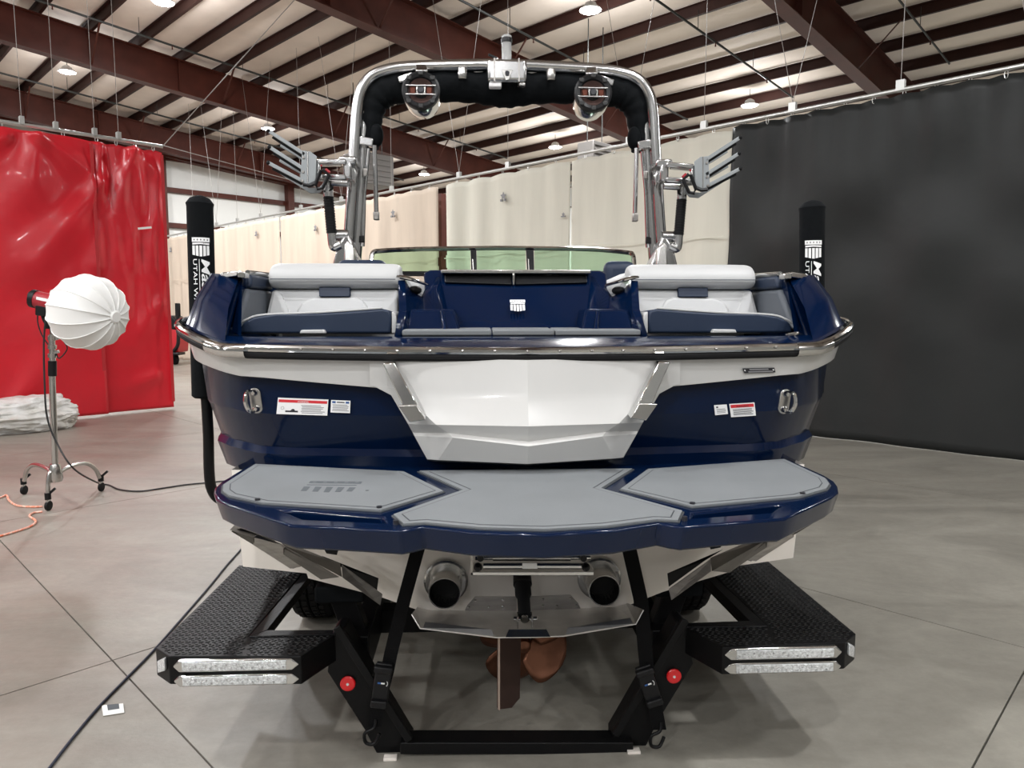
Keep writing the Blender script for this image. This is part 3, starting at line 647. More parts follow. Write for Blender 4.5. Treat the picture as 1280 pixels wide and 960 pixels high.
# ---- aft lounge seats
for s in (1, -1):
    # cushion
    pts = [(299, 411, 2.93), (304, 403, 2.93), (318, 396, 2.93), (345, 392, 2.93), (400, 391.5, 2.93), (440, 389, 2.93), (478, 386, 2.93), (487, 388, 2.93), (489.5, 396, 2.93), (488, 417, 2.93), (300, 417, 2.93)]
    front = [bp(*p, s) for p in pts]; front2 = [p+Vector((0, .03, .0)) for p in front]
    back = [p+Vector((0, .46, -.015)) for p in front]
    cu = MB().hull2(front, back).build('seat_cushion', 'navy_vinyl', boat, bevel=.022, seg=4)
    pipe = [bp(*p, s)+Vector((0, .002, .002)) for p in [(300, 405, 2.935), (308, 400, 2.935), (330, 394, 2.935), (400, 391, 2.935), (478, 385.5, 2.935)]]
    MB().tube(smooth_path(pipe, 4), .0045, 6).build('piping', 'white_vinyl', cu)
    MB().prism([bp(*p, s) for p in [(489.5, 389, 2.93), (494, 392, 2.93), (496, 402, 2.93), (496, 417, 2.93), (489.5, 417, 2.93)]], (0, .42, 0)).build('cushion_edge', 'white_vinyl', boat, bevel=.006, seg=3)
    MB().prism([bp(*p, s) for p in [(376, 412.5, 2.905), (405, 412, 2.905), (407, 417, 2.905), (374, 417, 2.905)]], (0, .03, 0)).build('pull_strap', 'white_vinyl', cu, bevel=.004)
    # backrest, leaning forward
    f = [bp(*p, s) for p in [(327, 418, 3.28), (332, 395, 3.31), (340, 362, 3.36), (497, 362, 3.36), (497, 418, 3.28)]]
    br = MB().hull2(f, [p+Vector((0, .12, 0)) for p in f]).build('backrest', 'white_vinyl', boat, bevel=.014, seg=3)
    # side wedge and raised centre of the backrest
    f = [bp(*p, s)+Vector((0, -.016, 0)) for p in [(371, 400, 3.306), (372, 388, 3.322), (378, 378, 3.337), (392, 372, 3.346), (445, 371, 3.347), (455, 376, 3.34), (461, 386, 3.325), (463, 400, 3.306)]]
    MB().hull2(f, [p+Vector((0, .05, 0)) for p in f]).build('back_panel', 'white_vinyl', br, bevel=.012, seg=3)
    f = [bp(*p, s)+Vector((0, -.006, 0)) for p in [(336, 396, 3.31), (343, 363, 3.36), (352, 366, 3.355), (364, 396, 3.31)]]
    MB().hull2(f, [p+Vector((0, .03, 0)) for p in f]).build('back_panel', 'white_vinyl', br, bevel=.004)
    f = [bp(*p, s)+Vector((0, -.022, 0)) for p in [(400, 371, 3.346), (400, 359, 3.362), (438.5, 359, 3.362), (438.5, 371, 3.346)]]
    MB().hull2(f, [p+Vector((0, .03, 0)) for p in f]).build('navy_patch', 'navy_vinyl', br, bevel=.004)
    # rounded top bolster
    prof = [(0, .030), (.006, .068), (.03, .100), (.07, .122), (.12, .127), (.17, .118), (.20, .09), (.205, .03), (.17, .0), (.03, .0)]
    xa, xb = bp(334.5, 362, 3.33, 1).x, bp(500, 362, 3.33, 1).x
    z0 = bp(400, 362, 3.33).z; rws = []
    for t, sc in ((0, .72), (.012, .86), (.035, .96), (.08, 1.0), (.5, 1.01), (.92, 1.0), (.965, .96), (.988, .86), (1, .72)):
        rws.append([Vector(((xa+(xb-xa)*t)*s, 3.315+.1+(a-.1)*sc, z0+.06+(b-.06)*sc)) for a, b in prof])
    bs = MB(); bs.grid(rws, closed=True); m_ = len(prof)
    bs.f += [list(range(m_)), [len(bs.v)-m_+k for k in range(m_)]]
    bo = bs.build('headrest_bolster', 'white_vinyl', boat, angle=80, subsurf=1)
    MB().tube([Vector(((xa+(xb-xa)*t)*s, 3.309, z0+.047)) for t in (.03, .5, .97)], .0022, 6).build('stitching', 'grey_vinyl', bo)
    # seats inside the cockpit, seen above and beside the bolsters
    MB().box((-.93*s, 3.95, 1.60), (.5, .8, .5)).build('cockpit_seat', 'white_vinyl', boat, bevel=.05, seg=4)
    if s == 1: MB().box((-.87, 4.35, 1.965), (.30, .12, .19)).build('seat_back', 'navy_vinyl', boat, bevel=.05, seg=4)
    MB().prism([Vector((x*s, y, z)) for x, y, z in [(-.66, 3.44, 1.78), (-.40, 3.44, 1.78), (-.40, 3.44, 1.865), (-.47, 3.44, 1.90), (-.60, 3.44, 1.955), (-.66, 3.44, 1.96)]], (0, .5, 0)).build('inner_bolster', 'white_vinyl', boat, bevel=.03, seg=4)
# ---- centre walkthrough: console, cheeks, steps, pads
con = MB()
con.hull2([(-.395, 3.08, 1.64), (.395, 3.08, 1.64), (.43, 3.36, 1.93), (.40, 3.37, 1.945), (-.40, 3.37, 1.945), (-.43, 3.36, 1.93)],
          [(-.395, 3.6, 1.64), (.395, 3.6, 1.64), (.43, 3.56, 1.93), (.40, 3.56, 1.945), (-.40, 3.56, 1.945), (-.43, 3.56, 1.93)])
console = con.build('console', 'navy_gelcoat', boat, bevel=.012, seg=3)
c0 = at(652, 341, 3.33)
MB().prism([(-.345, 3.305, 1.926), (.345, 3.305, 1.926), (.345, 3.305, 1.944), (-.345, 3.305, 1.944)], (0, .1, 0)).build('sill_plate', 'polished_steel', console, bevel=.004)
MB().prism([(-.33, 3.298, 1.885), (-.02, 3.289, 1.875), (-.02, 3.334, 1.922), (-.33, 3.334, 1.922)], (0, .02, 0)).build('recess', 'black_plastic', console, bevel=.006)
MB().prism([(.33, 3.298, 1.885), (-.005, 3.289, 1.875), (-.005, 3.334, 1.922), (.33, 3.334, 1.922)], (0, .02, 0)).build('recess', 'black_plastic', console, bevel=.006)
MB().box((-.0125, 3.297, 1.90), (.010, .02, .055)).build('latch', 'polished_steel', console, bevel=.003)
nz = Vector((0, -.29, .28)).normalized(); upv = Vector((0, .28, .29)).normalized()
cc = Vector((0, 3.08+.28*.45-.012, 1.64+.29*.45+.008))
crest(boat, Vector((.0, 3.175, 1.778)), (1, 0, 0), upv, .068, .072, 'white_print', 'dark_print')
for s in (1, -1):
    # cheek: curved wing between seat and console, with a scooped top
    P = [(497, 417, 2.86), (498, 380, 2.98), (501, 351, 3.08)]
    ck = MB()
    o_ = [Vector((-.505*s, 2.84, 1.65)), Vector((-.50*s, 2.98, 1.76)), Vector((-.515*s, 3.09, 1.882)), Vector((-.515*s, 3.3, 1.885))]
    a_ = [Vector((-.48*s, 2.85, 1.65)), Vector((-.475*s, 2.99, 1.76)), Vector((-.49*s, 3.10, 1.885)), Vector((-.49*s, 3.3, 1.885))]
    b_ = [Vector((-.46*s, 2.95, 1.65)), Vector((-.455*s, 3.06, 1.75)), Vector((-.468*s, 3.14, 1.835)), Vector((-.468*s, 3.3, 1.84))]
    c_ = [Vector((-.40*s, 3.05, 1.65)), Vector((-.41*s, 3.14, 1.75)), Vector((-.43*s, 3.20, 1.812)), Vector((-.43*s, 3.32, 1.83))]
    d_ = [Vector((-.36*s, 3.085, 1.65)), Vector((-.37*s, 3.185, 1.75)), Vector((-.395*s, 3.27, 1.84)), Vector((-.40*s, 3.36, 1.90))]
    e_ = [Vector((-.30*s, 3.095, 1.65)), Vector((-.31*s, 3.19, 1.75)), Vector((-.34*s, 3.30, 1.87)), Vector((-.36*s, 3.37, 1.935))]
    ck.grid([o_, a_, b_, c_, d_, e_]); ck.grid([[p+Vector((0, .25, -.1)) for p in o_], o_])
    ck.build('cheek', 'navy_gelcoat', boat, angle=50, solid=.006)
    # step moulding
    f = [Vector((-.475*s, 2.92, 1.655)), Vector((-.245*s, 2.92, 1.655)), Vector((-.275*s, 3.0, 1.762)), Vector((-.46*s, 3.0, 1.762))]
    st = MB().hull2(f, [p+Vector((0, .22, 0)) for p in f]).build('step', 'navy_gelcoat', boat, bevel=.012, seg=3)
    f = [Vector((-.315*s, 2.905, 1.655)), Vector((-.295*s, 2.905, 1.655)), Vector((-.32*s, 2.985, 1.76)), Vector((-.335*s, 2.985, 1.76))]
    MB().hull2(f, [p+Vector((0, .06, 0)) for p in f]).build('step_rib', 'navy_gelcoat', st, bevel=.006, seg=3)
    # chrome grab handle bridging the scoop
    hp = smooth_path([bp(499, 346, 3.12, s), bp(508, 347.5, 3.10, s), bp(520, 351, 3.12, s), bp(534, 356, 3.2, s)], 5)
    MB().tube(hp, [.010+.012*(1-abs(i/(len(hp)-1)-.25)) for i in range(len(hp))], 10, flat=.45).build('grab_handle', 'chrome', boat)
    MB().ell(Vector((-.455*s, 3.20, 1.846)), (.03, .05, .02)).build('cup_insert', 'black_rubber', boat)
xs = [(-.475, -.122), (-.118, .128), (.132, .475)]
for a, b in xs:
    MB().prism([(a, 2.83, 1.656), (b, 2.83, 1.656), (b, 3.07, 1.660), (a, 3.07, 1.660)], (0, 0, .024)).build('step_pad', 'grey_foam_pad', boat, bevel=.006)
# ---- fittings on the transom
def skin(*objs):               # hull surface, for setting fittings on it
    vs_, fs_ = [], []
    for ob in objs:
        k = len(vs_); M0 = wloc(ob); vs_ += [v.co+M0 for v in ob.data.vertices]; fs_ += [[i+k for i in p.vertices] for p in ob.data.polygons]
    return BVHTree.FromPolygons(vs_, fs_)
HB = skin(hull); BB = skin(*[o for o in boat.children if o.name.startswith('white_band')])
def on(px, py, tree=None, out=.008):
    d = ray(px, py).normalized(); h = (tree or HB).ray_cast(CAM, d)[0]; return h-d*out
def label_plate(px0, py0, px1, py1, px2, py2, px3, py3, Y, name, mt='white_print'):
    q = [on(px0, py0, Y), on(px1, py1, Y), on(px2, py2, Y), on(px3, py3, Y)]
    o = MB().prism(q, (0, .0012, 0)).build(name, mt, boat, smooth=False)
    def P(u, v, d=.0006):
        a = q[0]+(q[1]-q[0])*u; b = q[3]+(q[2]-q[3])*u; p = a+(b-a)*v; return Vector((p.x, p.y-d, p.z))
    def bar(u0, v0, u1, v1, m, nm='print'): return MB().prism([P(u0, v0), P(u1, v0), P(u1, v1), P(u0, v1)], (0, .0004, 0)).build(nm, m, o, smooth=False)
    return o, P, bar
def lines(bar, u0, u1, v0, v1, n, m='grey_print', seed=1):
    rd = random.Random(seed)
    for k in range(n):
        v = v0+(v1-v0)*k/max(1, n); h = (v1-v0)/n*.45; bar(u0+rd.uniform(0, .03), v, u1-rd.uniform(0, .10), v+h, m)
YL = None
o, P, bar = label_plate(347.5, 497, 410.5, 499.5, 409, 519.5, 345.5, 517.5, YL, 'warning_label')
bar(.02, .10, .98, .27, 'red_print'); lines(bar, .47, .95, .40, .95, 6)
text('lettering', 'WARNING', 'white_print', o, P(.40, .25, .0012), P(1, .2)-P(0, .2), UP, .006)
bar(.17, .76, .42, .86, 'dark_print'); MB().prism([P(.27, .76), P(.36, .76), P(.34, .66), P(.30, .66)], (0, .0004, 0)).build('boat_symbol', 'dark_print', o, smooth=False)
MB().tube([P(.11+.03*math.cos(t), .62+.09*math.sin(t), .001) for t in [k*math.pi/6 for k in range(12)]], .0006, 4, closed=True).build('symbol', 'grey_print', o)
o, P, bar = label_plate(414, 500, 438, 501, 437.5, 516.5, 413, 515.5, YL, 'small_label')
bar(.06, .08, .24, .24, 'blue_print'); bar(.76, .08, .94, .24, 'blue_print'); bar(.30, .12, .70, .2, 'dark_print'); lines(bar, .08, .94, .34, .92, 5)
YR = None
o, P, bar = label_plate(911.5, 505, 943, 503, 945, 519.5, 914, 521.5, YR, 'warning_label')
bar(.04, .08, .96, .32, 'red_print'); lines(bar, .10, .92, .42, .92, 5, 'dark_print', 3)
text('lettering', 'WARNING', 'dark_print', o, P(.24, .30, .0012), P(1, .2)-P(0, .2), UP, .0075)
o, P, bar = label_plate(892.5, 506.5, 908.5, 505.5, 910, 517.5, 894, 519, YR, 'small_label')
bar(.15, .15, .3, .3, 'dark_print'); lines(bar, .15, .9, .4, .9, 4)
o, P, bar = label_plate(928, 460.5, 968, 459.5, 969.5, 465.5, 930.5, 466.5, BB, 'hull_number_plate', 'dark_print')
bar(.20, .15, .80, .42, 'grey_print'); bar(.14, .62, .92, .88, 'grey_print'); bar(.03, .3, .07, .6, 'white_print'); bar(.93, .3, .97, .6, 'white_print')
for s, (cx, cy) in ((1, (319.5, 501)), (-1, (981, 502))):
    c = on(cx, cy, None, .014)
    u = Vector((.10*s*-1*-1*.0+(-.12 if s == 1 else .12), 0, 1)).normalized(); r = Vector((1, 0, 0)); r = (r-u*r.dot(u)).normalized()
    pts = [c+u*(.027*(1 if math.sin(t) > 0 else -1)+.022*math.sin(t))+r*.022*math.cos(t) for t in [2*math.pi*k/20+.01 for k in range(20)]]
    tp = MB().prism(pts, (0, .012, 0)).build('cleat_plate', 'polished_steel', boat, bevel=.003)
    arc = smooth_path([c+u*.032, c+u*.036+Vector((-.016*s, -.03, 0)), c+Vector((-.024*s, -.042, 0)), c-u*.036+Vector((-.016*s, -.03, 0)), c-u*.032], 5)
    MB().tube(arc, .0075, 8).build('cleat_loop', 'chrome', tp)
    for sg in (1, -1): MB().lathe([(.013, 0), (.011, .014), (.006, .02)], c+u*sg*.030, (0, -1, 0), 12).build('cleat_foot', 'chrome', tp)
# ---- swim platform
ZT = 1.17
outl = [(320, 575), (276, 602), (267.5, 610), (266.5, 616), (270, 624), (285, 631), (340, 649), (363, 656.5), (440, 660), (500, 663.5), (514, 661), (528, 657.5), (590, 665), (655, 668.5)]
L_ = [atz(x, y, ZT) for x, y in outl]; L_[0].y = 2.72; L_[-1].x = 0
top = L_+[mir(p, -1) for p in L_[-2::-1]]
botm = [Vector((p.x*.985, p.y+.012, ZT-.072)) for p in top]
mid = [Vector((p.x, p.y, ZT-.012)) for p in top]
pl = MB(); nn_ = len(top); pl.add(top+botm, [list(range(nn_)), list(range(2*nn_-1, nn_-1, -1))]+[(i, (i+1) % nn_, (i+1) % nn_+nn_, i+nn_) for i in range(nn_)])
plat = pl.build('swim_platform', 'navy_gelcoat', boat)
for s in (1, -1):
    g = [mir(atz(x, y, ZT), s) for x, y in [(352, 637.5), (366, 638), (478, 646), (484, 653.5), (380, 649)]]
    cm = MB().prism([p-Vector((0, 0, .035)) for p in g], (0, 0, .1)); cm.v = [p-wloc(boat) for p in cm.v]
    pos = plat.location.copy(); sv = plat.parent; plat.parent = None
    cut(plat, cm); plat.parent = sv
md = plat.modifiers.new('bevel', 'BEVEL'); md.width = .009; md.segments = 3; md.limit_method = 'ANGLE'; md.angle_limit = math.radians(35)
def pad(pxs, centre=False, name='foam_pad'):
    P = [atz(x, y, ZT) for x, y in pxs]
    c = sum(P, Vector())/len(P)
    def inset(k, dz):
        return [Vector((p.x, p.y, ZT+dz))+((c-p).normalized()*k if True else 0) for p in P]
    return P, c
def poly_inset(P, d):
    n = len(P); out = []
    A = sum(P[i].x*P[(i+1) % n].y-P[(i+1) % n].x*P[i].y for i in range(n)); sg = 1 if A > 0 else -1
    for i in range(n):
        a, b, c = P[i-1], P[i], P[(i+1) % n]
        e1 = (b-a); e2 = (c-b); e1.z = e2.z = 0; e1.normalize(); e2.normalize()
        n1 = Vector((-e1.y, e1.x, 0))*sg; n2 = Vector((-e2.y, e2.x, 0))*sg
        k = n1+n2; k = k/max(.3, k.dot(n1)) if k.length > 1e-4 else n1
        out.append(b+k*d)
    return out
def make_pad(P):
    base = [Vector((p.x, p.y, ZT-.001)) for p in P]
    o = MB().prism(base, (0, 0, .004)).build('pad_border', 'dark_foam', boat, bevel=.001)
    for d, z, h, m, nm in ((.006, .003, .004, 'grey_foam_pad', 'pad_rim'), (.026, .0068, .0006, 'dark_foam', 'pad_groove'), (.0295, .0070, .0010, 'grey_foam_pad', 'pad_face')):
        q = poly_inset(P, d); MB().prism([Vector((p.x, p.y, ZT+z)) for p in q], (0, 0, h)).build(nm, m, o, smooth=False)
    return o
LPAD = [(318, 581.5), (506, 591), (557, 616), (476, 641), (327, 631.5), (284, 622), (276, 616), (277, 608)]
CPAD = [(521, 590), (576, 614.5), (489, 645.5), (503, 658.5), (531, 656.5), (600, 663), (655, 665.5)]
pads = []
for s in (1, -1):
    pads.append(make_pad([mir(atz(x, y, ZT), s) for x, y in LPAD]))
    for x, y in ((322, 628), (474, 637.5), (495, 655.5)):
        MB().lathe([(.008, 0), (.008, .012), (.004, .0125)], mir(atz(x, y, ZT), s), UP, 12).build('pad_screw', 'dark_print', pads[-1])
c_ = [atz(x, y, ZT) for x, y in CPAD]; c_[-1].x = 0
pads.append(make_pad(c_+[mir(p, -1) for p in c_[-2::-1]]))
# emblem print on the left pad
def prt(q, nm, m='mid_foam'): MB().prism([atz(x, y, ZT+.0082) for x, y in q], (0, 0, .0004)).build(nm, m, pads[0], smooth=False)
prt([(388, 601.3), (453, 602), (451, 604.6), (386, 603.8)], 'print_bar')
for k in range(5):
    x = 393+k*13.3; MB().box(atz(x, 602.8, ZT+.0088), (.012, .006, .0006)).build('print_star', 'grey_foam_pad', pads[0], smooth=False)
prt([(384, 605.6), (446, 606.3), (445.5, 607.0), (383.5, 606.3)], 'print_ribbon')
for k in range(5):
    x = 380+k*14.2; d = (0, .8, 1.6, 1.2, .6)[k]; prt([(x, 608.2+.25*k), (x+8, 608.4+.25*k), (x+3, 613.7+d), (x-4, 613.5+d)], 'print_stripe')
MB().lathe([(.006, 0), (.006, .0006)], atz(459, 613, ZT+.008), UP, 10).build('print_dot', 'mid_foam', pads[0])
# ---- below the platform
for s in (1, -1):
    def plate(pts, nm, m='polished_steel', th=.004, par=boat): return MB().prism([bp(*p, s) for p in pts], (0, th, 0)).build(nm, m, par, bevel=.001, smooth=False)
    tab = plate([(287, 662.5, 2.50), (296, 653, 2.60), (345, 672, 2.60), (341, 681, 2.50)], 'surf_tab', 'tab_steel')
    plate([(289, 664.5, 2.51), (305, 658.5, 2.55), (321, 666, 2.55), (372, 709, 2.62), (366, 711, 2.62), (318, 682, 2.56)], 'tab_fin', 'tab_steel', par=tab)
    plate([(316, 672, 2.46), (323, 667, 2.48), (355, 682, 2.48), (376, 708.5, 2.54), (363, 711, 2.54), (316, 681, 2.47)], 'tab_fin', 'brushed_steel', par=tab)
    plate([(354, 686, 2.42), (358, 683, 2.43), (424, 721.5, 2.48), (401, 724.5, 2.48), (354, 693, 2.43)], 'tab_fin', 'tab_steel', par=tab)
    plate([(345, 673, 2.46), (425, 705, 2.50), (427.5, 721.5, 2.40), (357, 683.5, 2.38)], 'tab_arm', 'tab_steel', par=tab)
    plate([(427, 706, 2.44), (478, 743, 2.52), (475.5, 757, 2.50), (428, 722, 2.42)], 'tab_arm', 'brushed_steel', par=tab)
    plate([(402, 695, 2.66), (473, 723, 2.68), (471, 740, 2.68), (425, 708, 2.66)], 'tab_bracket', 'black_powder_coat', par=tab)
    plate([(404, 685, 2.58), (424, 684, 2.58), (421, 694, 2.58), (408, 692, 2.58)], 'tab_pivot', 'black_plastic', par=tab)
    # exhaust
    c = Vector((-.308*s, 2.762, bp(548, 727, 2.75).z))
    ax = Vector((0, -1, -.03))
    ex = MB().lathe([(.088, 0), (.088, .012), (.080, .018), (.064, .018), (.064, .06), (.062, .125), (.058, .125), (.055, .03)], c, ax, 32, caps=False).build('exhaust_pipe', 'polished_steel', boat)
    MB().lathe([(.0, 0), (.056, 0)], c+ax.normalized()*.03, ax, 24, caps=False).build('exhaust_bore', 'exhaust_dark', ex)
    MB().lathe([(.0555, .03), (.0575, .122)], c, ax, 24, caps=False).build('exhaust_bore', 'exhaust_dark', ex)
    for a in (25, 155, 270):
        t = math.radians(a); MB().lathe([(.007, 0), (.007, .005), (.003, .007)], c+Vector((math.cos(t)*.075, -.014, math.sin(t)*.075)), (0, -1, 0), 8).build('flange_bolt', 'brushed_steel', ex)
    # hinge leaf with rivets
    f = [bp(581, 763.5, 2.76, s), bp(584, 757, 2.76, s), bp(594, 746, 2.76, s), bp(646, 746, 2.76, s), bp(646, 763.5, 2.76, s)]
    hg = MB().prism(f, (0, .005, 0)).build('hinge_leaf', 'brushed_steel', boat, bevel=.001, smooth=False)
    for x, y in ((586, 759), (594, 750.5), (611, 759), (628.5, 758), (628.5, 750)):
        MB().lathe([(.006, 0), (.005, .004), (.002, .006)], bp(x, y, 2.759, s), (0, -1, 0), 8).build('rivet', 'polished_steel', hg)
# wake plate
wp = MB()
fr = [(525, 785.5, 2.42), (620, 797, 2.36), (652, 797, 2.35)]
bk = [(535, 762, 2.78), (585, 764, 2.76), (652, 764, 2.76)]
for s in (1, -1):
    rr = [[bp(*p, s) for p in fr], [bp(*p, s) for p in bk]]
    for r in rr: r[-1].x = 0
    wp.grid(rr); wp.add([bp(525, 785.5, 2.42, s), bp(535, 762, 2.78, s), bp(522, 758, 2.80, s), bp(514.5, 768, 2.44, s)], [(0, 1, 2, 3)])
    wp.add([bp(529, 785, 2.42, s), bp(531.5, 777.5, 2.44, s), bp(614, 787, 2.38, s), bp(618, 796, 2.36, s)], [(0, 1, 2, 3)])
wake = wp.build('wake_plate', 'wake_steel', boat, angle=20, solid=.004)
wake.data.shade_flat()
MB().prism([at(636, 787, 2.36), at(683, 786.5, 2.36), at(688, 796, 2.34), at(632, 796.5, 2.34)], (0, .006, 0)).build('wake_plate_lip', 'chrome', wake, smooth=False)
cx = at(653.5, 740, 2.6).x
RA, RB = Vector((cx, 2.66, bp(653, 716, 2.66).z)), at(655, 770, 2.49); RB.x = cx; RAX = (RB-RA).normalized(); RL = (RB-RA).length
ram = MB().lathe([(.034, 0), (.036, RL*.28), (.031, RL*.30), (.031, RL*.52), (.024, RL*.6), (.024, RL)], (cx, 2.66, bp(653, 716, 2.66).z), RAX, 20).build('trim_ram', 'black_rubber', boat)
rt_ = RB
for sg in (-1, 1): MB().box(rt_+Vector((sg*.026, -.01, -.012)), (.005, .04, .05)).build('clevis', 'polished_steel', ram, bevel=.002)
MB().tube([rt_+Vector((-.04, -.0, -.01)), rt_+Vector((.045, 0, -.01))], .008, 10).build('clevis_pin', 'chrome', ram)
MB().lathe([(.016, 0), (.016, .02), (.012, .026)], rt_+Vector((0, 0, -.005)), (0, -1, .1), 16).build('pin_head', 'chrome', ram)
# actuator bundle under the platform edge
A = lambda x, y, Y=2.50: at(x, y, Y)
act = MB().prism([A(588, 715), A(742, 715), A(742, 719.5), A(588, 719.5)], (0, .10, 0)).build('actuator_tray', 'chrome', boat, bevel=.002, smooth=False)
MB().prism([A(588, 689), A(591, 689), A(591, 719), A(588, 719)], (0, .10, 0)).build('tray_end', 'brushed_steel', act, smooth=False)
MB().tube([A(604, 707.5), A(733, 707.5)], .0115, 14).build('actuator', 'chrome', act)
MB().tube([A(616, 697.5, 2.53), A(713, 697.5, 2.53)], .011, 14).build('actuator', 'polished_steel', act)
MB().tube([A(594, 698, 2.53), A(616, 697.5, 2.53)], .007, 10).build('actuator_rod', 'chrome', act); MB().tube([A(713, 697.5, 2.53), A(738, 697, 2.53)], .007, 10).build('actuator_rod', 'chrome', act)
for x in (597.5, 732):
    MB().lathe([(.015, 0), (.015, .012), (.010, .018), (.007, .03)], A(x, 708, 2.49), (0, -1, 0), 14).build('actuator_bolt', 'black_plastic', act)
    MB().lathe([(.012, 0), (.012, .012)], A(x+(3 if x < 650 else -3), 697, 2.50), (0, -1, 0), 14).build('actuator_eye', 'black_plastic', act)
MB().prism([A(653, 704, 2.484), A(671, 704, 2.484), A(672, 711, 2.484), A(653, 711, 2.484)], (0, .003, 0)).build('actuator_sticker', 'white_print', act, smooth=False)
# rudder and propeller
rd = MB().prism([at(622.5, 796, 2.62), at(622.5, 887, 2.62), at(625, 888, 2.62), at(625, 796, 2.62)], (0, .01, 0)).build('rudder', 'rudder_edge', boat, smooth=False)
MB().hull2([at(625, 796, 2.625), at(625, 887, 2.625), at(640, 885, 2.70), at(650, 873, 2.76), at(651.5, 796, 2.78)],
           [p+Vector((-.012, .012, 0)) for p in [at(625, 796, 2.625), at(625, 887, 2.625), at(640, 885, 2.70), at(650, 873, 2.76), at(651.5, 796, 2.78)]]).build('rudder_blade', 'rudder_bronze', rd, bevel=.003)
hubc = at(655, 806, 2.98)
pr = MB().lathe([(.012, -.03), (.028, -.02), (.032, .05), (.03, .12)], hubc, (0, 1, .1), 16).build('propeller', 'bronze', boat)
for k in range(4):
    a = math.radians(-28+90*k); rows = []
    for i in range(13):
        t = i/12; r_ = .03+.175*t; row = []
        wdt = .055+.075*math.sin(math.pi*min(1, t*.72+.12)); wdt *= (1 if t < .55 else math.sqrt(max(.01, 1-((t-.55)/.46)**2)))
        for j in range(9):
            q = (j/8-.5)*2*wdt; tw = 1.0-.5*t
            row.append(hubc+Vector((math.cos(a)*r_-math.sin(a)*q*math.cos(tw*.6), .04+q*.45, math.sin(a)*r_+math.cos(a)*q*math.cos(tw*.6))))
        rows.append(row)
    MB().grid(rows).build('propeller_blade', 'bronze', pr, angle=60, solid=.006)
MB().tube([hubc, hubc+Vector((0, 1.0, .06))], .014, 10).build('propeller_shaft', 'brushed_steel', boat)
MB().bar(hubc+Vector((0, .22, .0)), hubc+Vector((0, .25, .25)), .03, .09).build('shaft_strut', 'bronze', boat, bevel=.006)
# ---- windscreen
YW = 5.5
fr = smooth_path([at(464, 334, 5.45), at(465.5, 317, 5.5), at(478, 313.5, 5.55), at(520, 311.5, 5.7), at(575, 310.5, 5.75), at(630, 310, 5.78), at(690, 310.5, 5.75), at(745, 312, 5.7), at(783, 315.5, 5.55), at(791, 319, 5.5), at(792.5, 334, 5.45)], 5)
ws = MB().tube(fr, .018, 8).build('windscreen_frame', 'chrome', boat)
xs = [(466, 588), (596, 657), (668, 791)]
for a, b in xs:
    pts = [at(a, 341, 5.6), at(b, 341, 5.6), at(b, 312, 5.68), at(a, 315, 5.6)] if a == 466 else [at(a, 341, 5.7), at(b, 341, 5.7), at(b, 312 if b != 791 else 316, 5.7 if b != 791 else 5.6), at(a, 312, 5.72)]
    if b == 791: pts[1] = at(b, 341, 5.6)
    MB().prism(pts, (0, .006, 0)).build('windscreen_pane', 'tinted_glass', boat, smooth=False)
for a, b, t in ((588, 595.5, -2), (657.5, 667, 3)):
    MB().prism([at(a+abs(t)*.6, 341, 5.66), at(b+abs(t)*.3, 341, 5.66), at(b, 312, 5.70), at(a, 312, 5.70)], (0, .03, 0)).build('windscreen_pillar', 'black_plastic', boat, bevel=.004)
    MB().prism([at(a+3.2, 340, 5.65), at(a+4.4, 340, 5.65), at(a+3.4, 324, 5.67), at(a+2.4, 324, 5.67)], (0, .008, 0)).build('pillar_trim', 'polished_steel', boat, smooth=False)
MB().prism([at(463, 343, 5.5), at(793, 343, 5.5), at(793, 339, 5.5), at(463, 339, 5.5)], (0, .3, 0)).build('windscreen_base', 'black_plastic', boat)
MB().box((.70, 4.45, 1.965), (.20, .10, .20)).build('driver_seat_back', 'navy_vinyl', boat, bevel=.05, seg=4)
# ---- tower
TY = 4.5
tow = boat
LEG = [(433.5, 332), (437, 290), (441, 230), (444.5, 170), (447, 135), (452.5, 112), (466, 95), (490, 86.5), (520, 83.5), (575, 82), (632, 81)]
half = [at(x, y, TY-.0) for x, y in LEG]
# rake: the arch leans a little aft towards its top
cxm = 0.0
def rk(p): return p
left = smooth_path(half, 6); left[-1].x = 0
arch = left+[mir(p, -1) for p in left[-2::-1]]
inn_ = [Vector((p.x*.955, p.y+.045, p.z-.030*min(1, max(0, (p.z-2.6)/.5)))) for p in arch]
MB().tube(arch, .036, 14).build('tower_tube', 'tower_aluminium', tow)
MB().tube(inn_, .034, 14).build('tower_tube', 'tower_aluminium', tow)
